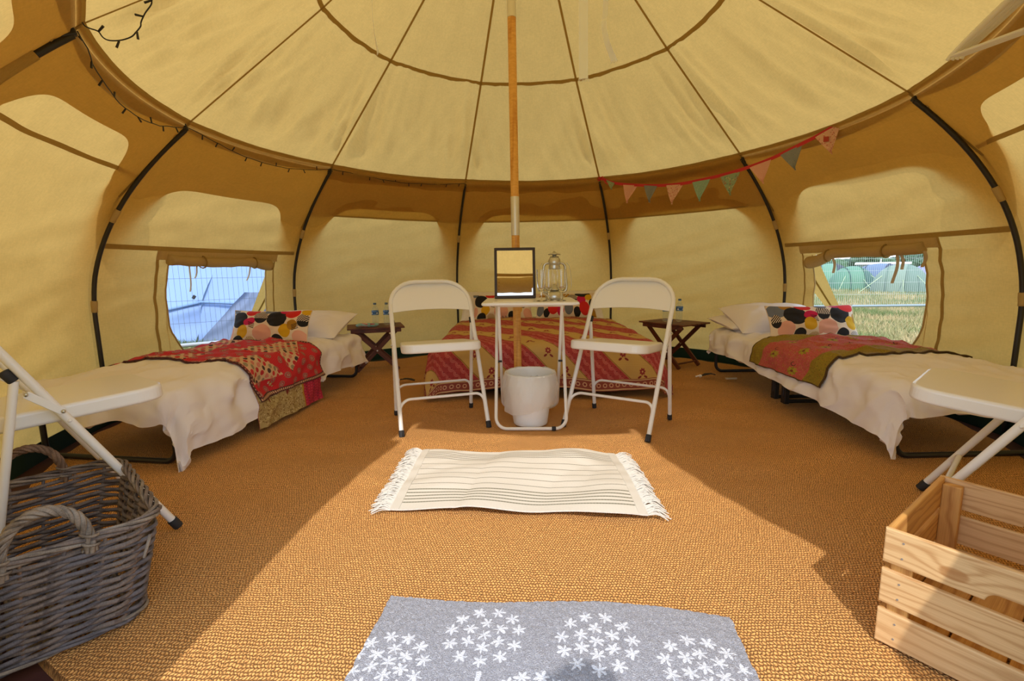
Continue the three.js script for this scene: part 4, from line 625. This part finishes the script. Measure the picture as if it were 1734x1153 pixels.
{
  const t = thing('doormat', 'grey pile doormat with white flower heads at the tent entrance', 'doormat');
  const A = V(-0.423, 0, 1.825), B = V(0.453, 0, 1.925), e = B.clone().sub(A), f = V(-0.07, 0, 0.56);
  const tex = canvasTex(1400, 900, (c, w, h) => {
    c.fillStyle = '#9a9aa2'; c.fillRect(0, 0, w, h); let q = 77; const rn = () => (q = (q * 16807) % 2147483647) / 2147483647;
    for (let i = 0; i < 70000; i++) { const l = rn(); c.fillStyle = l < 0.33 ? '#8a8a92' : l < 0.66 ? '#a8a8b0' : '#b8b7bc'; c.fillRect(rn() * w, rn() * h, 2, 4); }
    const flower = (x, y, r) => { const a0 = rn() * 6; for (let p = 0; p < 6; p++) { const a = a0 + p / 6 * 2 * PI; ell(c, x + Math.cos(a) * r * 0.6, y + Math.sin(a) * r * 0.6, r * 0.5, r * 0.19, '#dfe1ea', a); } ell(c, x, y, r * 0.25, r * 0.25, '#e6e8f0'); for (let k = 0; k < 26; k++) { const a = rn() * 6.3, d = rn() * r * 1.05; c.fillStyle = '#c9ccd6'; c.fillRect(x + Math.cos(a) * d, y + Math.sin(a) * d, 2, 3); } };
    const head = (cx, cy, R) => { const n = [1, 6, 11]; n.forEach((m, k) => { for (let j = 0; j < m; j++) { const a = j / m * 2 * PI + k * 0.5 + 0.1 * (rn() - 0.5), d = R * k / 2.25; flower(cx + Math.cos(a) * d, cy + Math.sin(a) * d * 0.96, 27); } }); c.strokeStyle = '#d8dae4'; c.lineWidth = 18; c.beginPath(); c.moveTo(cx + 12, cy + R * 1.15); c.lineTo(cx + 18, h); c.stroke(); };
    head(440, 190, 150); head(870, 215, 150); head(1235, 285, 145); head(120, 345, 140); head(640, 480, 120); head(1030, 560, 140); head(330, 640, 140); head(1270, 700, 130);
  });
  tex.flipY = false;
  const pos = (u, v) => { const q = A.clone().addScaledVector(e, u).addScaledVector(f, v); q.z += 0.024 * Math.sin(u * PI * 1.0) * -0.3 + 0.016 * Math.sin(u * 6.2 + 0.4) * (1 - v); q.y = flatY(q.x, q.z) + 0.014 + 0.002 * nz(q.x * 90, q.z * 90); return q; };
  const blades = dataTex(512, 512, (() => { const a = tileNoise(256, 41), b = tileNoise(200, 42); return (u, v) => 60 + 130 * a(u * 1.5, v) + 60 * b(u, v); })());
  part('pile', shell(200, 130, pos, 0.014), std(0xffffff, 0.97, { map: tex, bumpMap: (blades.repeat.set(3, 2), blades), bumpScale: 0.004 }), t);
  part('rubber_backing', shell(60, 40, (u, v) => { const q = pos(lerp(-0.004, 1.004, u), lerp(-0.004, 1.004, v)); q.y -= 0.013; return q; }, 0.004), M.rubber, t);
}

// ---------- wicker basket ----------
{
  const a = -2.317, L = 0.72, Wd = 0.478, h = 0.285, c = V(-1.08, 0, 1.849).add(V(Math.cos(a), 0, -Math.sin(a)).multiplyScalar(L / 2)).add(V(Math.sin(a), 0, Math.cos(a)).multiplyScalar(Wd / 2));
  const t = thing('wicker_basket', 'large grey willow basket with two hoop handles near the entrance', 'basket', [c.x, 0, c.z], a), rc = 0.075;
  const per = (s, y, off = 0) => { // s in metres-ish along the rounded rectangle, 0..1
    const fl = 0.053 * y / h, hx = L / 2 + fl + off, hz = Wd / 2 + fl + off, r = rc + off * 0.5, sx = 2 * (hx - r), sz = 2 * (hz - r), q = r * PI / 2, tot = 2 * sx + 2 * sz + 4 * q; let d = ((s % 1) + 1) % 1 * tot;
    const seg = [[sx, (k) => [lerp(-hx + r, hx - r, k), -hz]], [q, (k) => [hx - r + Math.sin(k * PI / 2) * r, -hz + r - Math.cos(k * PI / 2) * r]], [sz, (k) => [hx, lerp(-hz + r, hz - r, k)]], [q, (k) => [hx - r + Math.cos(k * PI / 2) * r, hz - r + Math.sin(k * PI / 2) * r]], [sx, (k) => [lerp(hx - r, -hx + r, k), hz]], [q, (k) => [-hx + r - Math.sin(k * PI / 2) * r, hz - r + Math.cos(k * PI / 2) * r]], [sz, (k) => [-hx, lerp(hz - r, -hz + r, k)]], [q, (k) => [-hx + r - Math.cos(k * PI / 2) * r, -hz + r - Math.sin(k * PI / 2) * r]]];
    for (const [l, fn] of seg) { if (d <= l) { const [x, z] = fn(d / l); return V(x, y, z); } d -= l; } const [x, z] = seg[7][1](1); return V(x, y, z);
  };
  const wt = (s, b, d) => woodTex(s, b, d, { w: 128, h: 128, rings: 2 }), wm = [wt(81, [128, 112, 100], [80, 70, 66]), wt(83, [112, 104, 104], [66, 62, 64]), wt(85, [142, 112, 86], [92, 68, 50]), wt(87, [150, 136, 120], [100, 88, 76])].map((m) => { m.repeat.set(6, 1); return std(0xffffff, 0.7, { map: m }); });
  const NS = 36, rows = 23;
  for (let k = 0; k < NS; k++) { const s = (k + 0.5) / NS; part('stake', sweep([0.01, 0.1, 0.2, h - 0.005].map((y) => per(s, y)), 0.0042, 6), wm[k % 3], t); }
  for (let r = 0; r < rows; r++) {
    const y = 0.018 + r * (h - 0.04) / rows; // pairs of rods woven over and under the stakes, each with its own wander
    const P = Array.from({ length: 300 }, (_, k) => { const s = k / 300, w = Math.cos(s * NS * PI + r * PI) ; return per(s, y + 0.0035 * nz(s * 30, r * 3.1) + 0.003 * Math.sin(s * NS * PI * 0.5 + r), 0.0078 * w); });
    part('weaver', sweep(P, (s) => 0.0060 + 0.0012 * nz(s * 40, r * 1.7), 6, true), wm[(r * 7 + (r % 4)) % 4 === 2 && r % 3 ? 2 : (r * 5) % 2 + (r % 5 === 0 ? 0 : 0)], t);
  }
  for (let k = 0; k < 5; k++) { const P = Array.from({ length: 260 }, (_, j) => { const s = j / 260, b = s * NS * 0.5 * PI + k * 2 * PI / 5; return per(s, h - 0.008 + 0.0085 * Math.sin(b), 0.010 * Math.cos(b)); }); part('rim_rod', sweep(P, 0.0048, 6, true), wm[k % 2 ? 3 : 0], t); }
  for (let k = 0; k < 3; k++) { const P = Array.from({ length: 240 }, (_, j) => { const s = j / 240, b = s * NS * 0.5 * PI + k * 2 * PI / 3; return per(s, 0.008 + 0.005 * Math.sin(b), 0.008 + 0.006 * Math.cos(b)); }); part('foot_rod', sweep(P, 0.0045, 6, true), wm[k % 2 ? 3 : 1], t); }
  for (const s of [-1, 1]) {
    const g = [], z = s * (Wd / 2 + 0.055), X = -L / 2 + 0.165; const hoop = (q) => { const an = q * PI; return V(X - Math.cos(an) * 0.075, h - 0.04 + 0.13 * Math.pow(Math.sin(an), 0.7), z); };
    const hd = new THREE.Group(); for (let k = 0; k < 4; k++) g.push(sweep(Array.from({ length: 80 }, (_, j) => { const q = j / 79, p = hoop(q), b = q * 22 + k * PI / 2, ra = 0.0075, an = q * PI, nx = -Math.cos(an), ny = Math.sin(an); return p.add(V(nx * Math.cos(b) * ra, ny * Math.cos(b) * ra, Math.sin(b) * ra)); }), 0.0058, 6));
    part('handle', g, wm[s > 0 ? 2 : 3], t);
    for (const e of [-1, 1]) part('handle_wrap', sweep(Array.from({ length: 40 }, (_, j) => { const q = j / 39 * 4 * PI; return V(X + e * 0.075 + Math.cos(q) * 0.016, h - 0.035 + j * 0.0012, z + Math.sin(q) * 0.02); }), 0.0032, 6), wm[3], t);
  }
  for (let k = 0; k < 9; k++) part('base_rod', rod([-L / 2 + 0.03, 0.014, (k - 4) * 0.05], [L / 2 - 0.03, 0.014, (k - 4) * 0.05], 0.006, 6), wm[1], t);
  part('base_weave', Array.from({ length: 34 }, (_, k) => rod([(k - 16.5) * 0.02, 0.016 + (k % 2) * 0.004, -Wd / 2 + 0.02], [(k - 16.5) * 0.02, 0.016 + (k % 2) * 0.004, Wd / 2 - 0.02], 0.007, 5)), wm[1], t);
  part('loose_stub', rod([L / 2 * 0.1 - 0.42, h - 0.045, -Wd / 2 - 0.055], [L / 2 * 0.1 - 0.4, h - 0.1, -Wd / 2 - 0.06], 0.004, 6), wm[3], t);
}
// ---------- wooden crate ----------
{
  const t = thing('wooden_crate', 'slatted pine crate near the entrance, partly in the sun', 'crate', [0.782, 0, 1.975], -0.934), L = 0.62, D = 0.47, hs = 0.084, gap = 0.0185;
  const B = [222, 184, 132], Dk = [186, 138, 86], O = [216, 164, 92], Od = [172, 116, 56];
  const tx = [woodTex(101, B, Dk, { w: 256, h: 1024, rings: 4, knots: [[0.5, 0.2, 0.2]], aspect: 4.2 }), woodTex(111, B, Dk, { w: 256, h: 1024, rings: 5 }), woodTex(121, B, [196, 150, 98], { w: 256, h: 1024, rings: 3 }), woodTex(131, O, Od, { w: 256, h: 1024, rings: 4, knots: [[0.45, 0.3, 0.2]], aspect: 4 }), woodTex(141, O, Od, { w: 256, h: 1024, rings: 3 })].map((m) => std(0xffffff, 0.6, { map: m }));
  // slat with its grain along its length; optional hand hole cut from the lower edge
  const slat = (len, th, notch) => { const s = new THREE.Shape(), c = 0.003; s.moveTo(0, 0); if (notch) { const [x0, x1, d] = notch; s.lineTo(x0, 0); s.quadraticCurveTo(x0 + 0.004, d * 0.9, x0 + 0.02, d); s.lineTo(x1 - 0.02, d); s.quadraticCurveTo(x1 - 0.004, d * 0.9, x1, 0); } s.lineTo(len, 0); s.lineTo(len, hs); s.lineTo(0, hs); s.lineTo(0, 0); const g = new THREE.ExtrudeGeometry(s, { depth: th - 2 * c, bevelEnabled: true, bevelThickness: c, bevelSize: c, bevelOffset: -c, bevelSegments: 2 }); g.translate(0, 0, c); const P = g.attributes.position, U = g.attributes.uv; for (let i = 0; i < P.count; i++) U.setXY(i, (P.getY(i) + P.getZ(i) * 0.8) / hs, P.getX(i) / 0.62); return g; };
  const ys = [0.003, 0.003 + hs + gap, 0.003 + 2 * (hs + gap)], th = 0.013;
  ys.forEach((y, k) => {
    const n = k === 2 ? [0.175, 0.325, 0.02] : null, mm = [tx[2], tx[1], tx[0]][k];
    part('long_slat', moved(slat(L, th, n), 0, y, -th), mm, t); part('long_slat', moved(slat(L, th, n), 0, y, -D), [tx[1], tx[2], tx[1]][k], t);
    part('short_slat', moved(slat(D - 2 * th, th, k === 1 ? null : null), 0.0, y, -th, PI / 2), [tx[4], tx[3], tx[4]][k], t); part('short_slat', moved(slat(D - 2 * th, th), L - th, y, -th, PI / 2), [tx[3], tx[4], tx[3]][k], t);
  });
  for (const x of [th + 0.021, L - th - 0.021]) for (const z of [-th - 0.014, -D + th + 0.014]) { const g = box(0.042, 0.27, 0.026, x, 0.145, z, 0.003), U = g.attributes.uv, P = g.attributes.position; for (let i = 0; i < P.count; i++) U.setXY(i, (P.getX(i) + P.getZ(i)) * 8, P.getY(i) * 2); part('corner_post', g, tx[4], t); }
  for (let k = 0; k < 6; k++) { const w = 0.094, g = box(w, 0.011, D - 2 * th - 0.004, th + 0.05 + k * 0.0985, 0.017, -D / 2, 0.002), U = g.attributes.uv, P = g.attributes.position; for (let i = 0; i < P.count; i++) U.setXY(i, (P.getX(i) - k * 0.0985) * 8, P.getZ(i) * 1.6 + k * 0.37); part('floor_board', g, tx[3 + k % 2], t); }
  for (const y of ys) for (const d of [0.022, 0.06]) for (const x of [0.036, L - 0.036]) part('nail', moved(new THREE.CylinderGeometry(0.0022, 0.0022, 0.002, 8), x, y + d, 0.0005, 0, PI / 2), std(col(0.25, 0.22, 0.2), 0.5), t);
}

// ---------- the photographer's camera, whose shadow falls on the doormat ----------
{
  const t = thing('camera_on_tripod', 'black camera on a tripod in the doorway, throwing its shadow on the doormat', 'camera', [-0.055, 0, 3.075], 0.05);
  part('camera_body', [box(0.165, 0.11, 0.06, 0, 0.945, 0, 0.02), box(0.05, 0.08, 0.05, -0.06, 0.93, 0.0, 0.015)], M.black, t); part('viewfinder_hump', moved(new THREE.SphereGeometry(0.058, 20, 14).scale(1, 0.9, 0.5), 0, 0.99, 0), M.black, t);
  part('tripod_head', lathe([[0, 0.8], [0.03, 0.8], [0.03, 0.86], [0.02, 0.88], [0, 0.88]], 20), M.black, t);
  for (let k = 0; k < 3; k++) { const a = k * 2 * PI / 3; part('tripod_leg', rod([0, 0.82, 0], [Math.sin(a) * 0.36, 0, Math.cos(a) * 0.36], 0.012), M.black, t); }
}
// ---------- outside ----------
{
  const a = tileNoise(64, 61), b = tileNoise(200, 62), c = tileNoise(10, 63), e = tileNoise(256, 64);
  const gm = std(0xffffff, 1, { map: dataTex(1024, 1024, (u, v) => { const k = 0.55 + 0.4 * b(u * 2, v) + 0.25 * (e(u, v) - 0.5), s = clamp(0.5 * a(u, v) + 0.8 * c(u, v) - 0.25, 0, 1); return [lerp(132, 190, s) * k, lerp(142, 168, s) * k, lerp(78, 108, s) * k]; }, true), bumpMap: weaveTex, bumpScale: 0.02 });
  structMesh('ground', grid(80, 80, (u, v) => { const x = (u - 0.5) * 240, z = (v - 0.5) * 240, r = Math.hypot(x, z); return V(x, -0.05 + 0.14 * nz(x * 0.05, z * 0.05) * smooth(r, 6, 40), z); }, (u, v) => [u * 110, v * 110]), gm);
  // mown, straw-coloured grass where the windows show it
  const blade = new THREE.BufferGeometry(); blade.setAttribute('position', new THREE.Float32BufferAttribute([-0.004, 0, 0, 0.004, 0, 0, 0.002, 0.05, 0.012, -0.002, 0.05, 0.012, 0, 0.085, 0.035], 3)); blade.setIndex([0, 1, 2, 0, 2, 3, 3, 2, 4]); blade.computeVertexNormals();
  const N = 46000, im = new THREE.InstancedMesh(blade, phys(col(0.9, 0.9, 0.9), 0.9, { transmission: 0.3, thickness: 0 }), N), mt = new THREE.Matrix4(), qn = new THREE.Quaternion(), cc = new THREE.Color();
  for (let k = 0; k < N; k++) { const right = k < 32000, th = right ? rr(0.72, 1.12) : rr(-1.05, -0.7), d = right ? 3.2 + 15 * Math.pow(rnd(), 1.7) : 3.2 + 3 * rnd(), x = Math.tan(th) , D = d; const px = -0.086 + (right ? rr(0.58, 0.95) : rr(-0.8, -0.45)) * D * 1.0, pz = 3.01 - D; if (Math.hypot(px, pz) < 2.75) { mt.makeScale(0, 0, 0); im.setMatrixAt(k, mt); continue; } qn.setFromEuler(new THREE.Euler(rr(-0.5, 0.5), rr(0, 6.28), rr(-0.5, 0.5))); const s = rr(0.6, 1.5); mt.compose(V(px, -0.03, pz), qn, V(s * 1.5, s, s)); im.setMatrixAt(k, mt); const w = clamp(0.5 + 1.6 * nz(px * 1.1, pz * 1.1, 8) + rr(-0.3, 0.3), 0, 1); im.setColorAt(k, cc.setRGB(lerp(0.2, 0.62, w), lerp(0.27, 0.48, w), lerp(0.08, 0.24, w))); }
  im.name = 'grass'; im.userData.kind = 'stuff'; im.userData.label = 'mown straw-coloured grass outside both windows'; shadows(im); scene.add(im);
}
// wire mesh fencing
function fence(label, A, B, h0, h1, nv, nh, m) {
  const t = thing('mesh_fence', label, 'fence'), a = V(A[0], 0, A[1]), b = V(B[0], 0, B[1]), at = (s, y) => a.clone().lerp(b, s).setY(y);
  const n = Math.max(1, Math.round(a.distanceTo(b) / 3.4));
  part('bottom_rail', rod(at(0, h0).toArray(), at(1, h0).toArray(), 0.021, 10), m.rail, t); part('top_rail', rod(at(0, h1).toArray(), at(1, h1).toArray(), 0.02, 10), m.rail, t);
  for (let k = 0; k <= n; k++) { part('post', rod(at(k / n, -0.03).toArray(), at(k / n, h1).toArray(), 0.021, 10), m.rail, t); part('foot_block', box(0.6, 0.14, 0.2, 0, 0, 0, 0.03).applyMatrix4(new THREE.Matrix4().setPosition(at(k / n, 0.03))), std(col(0.05, 0.05, 0.05), 0.9), t); }
  const g = []; for (let k = 0; k <= nv; k++) g.push(rod(at(k / nv, h0).toArray(), at(k / nv, h1).toArray(), m.r, 4)); for (let k = 0; k < nh; k++) g.push(rod(at(0, lerp(h0, h1, k / nh)).toArray(), at(1, lerp(h0, h1, k / nh)).toArray(), m.r, 4));
  part('wire_mesh', g, m.wire, t).userData.kind = 'stuff';
}
fence('wire mesh fence panels with a pale bottom rail outside the left window', [-4.6, -1.05], [-1.2, -2.55 - 1.05], 0.17, 2.0, 90, 8, { rail: std(col(0.42, 0.44, 0.47), 0.5, { metalness: 0.3 }), wire: std(col(0.1, 0.13, 0.18), 0.5), r: 0.0016 });
fence('long wire mesh fence crossing the field outside the right window', [1.2, -5.33], [11.4, -5.03], 0.2, 2.0, 300, 9, { rail: std(col(0.3, 0.36, 0.38), 0.4, { metalness: 0.4 }), wire: std(col(0.5, 0.56, 0.54), 0.5), r: 0.0021 });
// neighbouring blue tent
{
  const t = thing('blue_tent', 'large pale blue tent close behind the fence outside the left window', 'tent'), blue = phys(col(0.27, 0.4, 0.72), 0.75, { transmission: 0.3, thickness: 0 }), dark = std(col(0.17, 0.28, 0.52), 0.8), grey = phys(col(0.2, 0.25, 0.37), 0.8, { transmission: 0.3, thickness: 0 });
  const at = (u, v, z) => onPlane(u, v, V(0, 0, z), V(0, 0, 1)), tri = (P, d = 0.01) => grid(14, 14, (u, v) => { const a = P[0].clone().lerp(P[1], u), b = P[3].clone().lerp(P[2], u); const q = a.lerp(b, v); q.z += 0.05 * nz(u * 3, v * 3, P[0].x) + 0.02 * nz(u * 9, v * 4, P[1].x) + d; return q; });
  const bot = -0.02, Z = -3.4, foot = (x, z) => V(x, bot, z), R = V(-4.22, 0.53, Z), top = V(-4.12, 2.1, Z - 1.1);
  part('front_wall', tri([foot(-6.2, Z + 0.6), foot(-4.25, Z + 0.15), R, V(-6.2, 0.1, Z + 0.4)]), blue, t);
  part('roof_panel', tri([V(-6.3, 0.06, Z + 0.42), R, top, V(-5.9, 2.0, Z - 1.2)]), blue, t); part('roof_panel', tri([R, V(-2.2, 0.45, Z + 0.3), V(-2.4, 2.0, Z - 1.1), top]), blue, t);
  part('front_wall', tri([foot(-4.25, Z + 0.15), foot(-2.2, Z + 0.5), V(-2.2, 0.45, Z + 0.3), R]), blue, t);
  part('mesh_panel', tri([V(-4.16, 0.0, Z + 0.3), V(-3.2, 0.0, Z + 0.45), V(-3.25, 0.66, Z + 0.3), V(-3.5, 0.66, Z + 0.27)]), grey, t);
  part('seam_tape', rod(R.clone().add(V(0, 0, 0.05)).toArray(), [-6.2, 0.08, Z + 0.47], 0.02, 6), dark, t); part('seam_tape', rod(R.clone().add(V(0, 0, 0.05)).toArray(), [-2.2, 0.45, Z + 0.36], 0.018, 6), dark, t); part('toggle', bar([-4.28, 0.58, Z + 0.1], [-4.25, 0.62, Z + 0.1], 0.035, 0.02), M.black, t);
  part('back_wall', tri([foot(-6.2, Z - 2.6), foot(-2.2, Z - 2.6), V(-2.4, 2.0, Z - 1.2), V(-5.9, 2.0, Z - 1.2)]), blue, t);
}
// dome tents across the field, a white marquee, the tree line
function domeTent(label, x, z, w, d, h, c1, c2, turn, ridge = 0.35) {
  const t = thing('camping_tent', label, 'tent', [x, -0.04, z], turn, 'small tents across the field'), m1 = std(c1, 0.7), m2 = std(c2, 0.8);
  const body = (s0, s1) => grid(24, 14, (u, v) => { const k = lerp(s0, s1, u) * 2 - 1, a = v * PI, q = Math.sqrt(Math.max(0, 1 - Math.pow(Math.abs(k), 2.2))); return V(k * w / 2, Math.pow(Math.sin(a), 0.8) * h * lerp(q, 1, ridge * 0.2), -Math.cos(a) * d / 2 * (0.25 + 0.75 * q)); });
  part('fly_sheet', body(0, 0.62), m1, t); part('fly_end', body(0.62, 1), m2, t);
  for (const s of [0.3, 0.62]) part('pole_sleeve', (() => { const k = s * 2 - 1, q = Math.sqrt(1 - Math.pow(Math.abs(k), 2.2)); return sweep(Array.from({ length: 20 }, (_, j) => { const a = j / 19 * PI; return V(k * w / 2, Math.pow(Math.sin(a), 0.8) * h * lerp(q, 1, ridge * 0.2) + 0.01, -Math.cos(a) * (d / 2 + 0.01) * (0.25 + 0.75 * q)); }), 0.02, 5); })(), m2, t);
  for (const a of [-1, 1, 0.2]) part('guy_line', rod([a * w * 0.2, h * 0.75, d * 0.2], [a * w * 0.62, 0, d * 0.85], 0.011, 4), M.guy, t);
}
const far = (u, D) => [(u - 867) / FPX * D - 0.086, 3.015 - D];
const put = (label, u, D, w, d, h, a, b, turn, r) => domeTent(label, ...far(u, D), w, d, h, col(...a), col(...b), turn, r);
put('green tent with a dark entrance at the left edge of the far tents', 1402, 22, 1.85, 1.8, 1.02, [0.12, 0.26, 0.17], [0.03, 0.04, 0.06], -0.5);
put('bright green sloping tent next to the dark entrance', 1440, 18.5, 1.5, 1.4, 0.9, [0.10, 0.23, 0.15], [0.05, 0.12, 0.1], -0.2);
put('blue grey tunnel tent with a dark doorway among the far tents', 1488, 23.5, 2.6, 1.8, 1.0, [0.12, 0.17, 0.27], [0.04, 0.05, 0.09], -0.9);
put('sage green tent, the nearest of the far tents', 1522, 16.2, 1.6, 1.5, 0.95, [0.2, 0.27, 0.21], [0.14, 0.21, 0.17], -0.75, 0.1);
put('lavender grey tent at the right edge of the right window', 1582, 20.5, 2.2, 1.7, 0.98, [0.24, 0.24, 0.36], [0.3, 0.3, 0.4], -0.8);
{ const [x, z] = far(1490, 46), t = thing('marquee', 'low white marquee far behind the small tents', 'marquee', [x, 0, z], -0.7), m = std(col(0.85, 0.85, 0.84), 0.6); part('roof', grid(20, 8, (u, v) => V((u - 0.5) * 4.2, 0.93 + 0.2 * Math.sin(v * PI), (v - 0.5) * 3)), m, t); part('side_wall', [box(4, 0.95, 0.05, 0, 0.47, 1.4), box(4, 0.95, 0.05, 0, 0.47, -1.4)], std(col(0.12, 0.14, 0.12), 0.8), t); part('pole', rod([-0.1, 0, 1.5], [-0.1, 1.45, 1.5], 0.05), m, t); }
{
  const bark = std(col(0.08, 0.06, 0.04), 0.9), greens = [col(0.045, 0.1, 0.045), col(0.06, 0.13, 0.055), col(0.035, 0.085, 0.05)].map((c) => phys(c, 0.9, { transmission: 0.15, thickness: 0 }));
  const names = ['leftmost', 'second', 'third', 'fourth', 'fifth', 'sixth', 'seventh', 'eighth', 'rightmost'];
  for (let k = 0; k < 9; k++) {
    const D = 62 + 8 * (k % 3), [x, z] = far(1388 + k * 26, D), hh = (k < 2 ? 1.6 : 2.0) + 0.25 * k * (k > 2 ? 0.55 : 0.3) + (k % 2) * 0.4, t = thing('tree', `${names[k]} dark green tree of the tree line beyond the field`, 'tree', [x, -0.2, z], k, 'tree line'), g = [];
    for (let j = 0; j < 16; j++) { const a = rr(0, 6.28), r = rr(0, 1.5), s = rr(0.5, 1.0), q = new THREE.IcosahedronGeometry(s, 2), P = q.attributes.position; for (let i = 0; i < P.count; i++) { const m = 1 + 0.35 * nz(P.getX(i) * 4 + j, P.getY(i) * 4, P.getZ(i) * 4 + k); P.setXYZ(i, P.getX(i) * m, P.getY(i) * m * 0.8, P.getZ(i) * m); } q.computeVertexNormals(); q.translate(Math.cos(a) * r, rr(0.5, Math.max(0.8, hh - 0.5)), Math.sin(a) * r); g.push(q); }
    part('crown', g, greens[k % 3], t); part('trunk', rod([0, 0, 0], [0, hh * 0.6, 0], 0.16), bark, t);
  }
}
renderer.render(scene, camera);
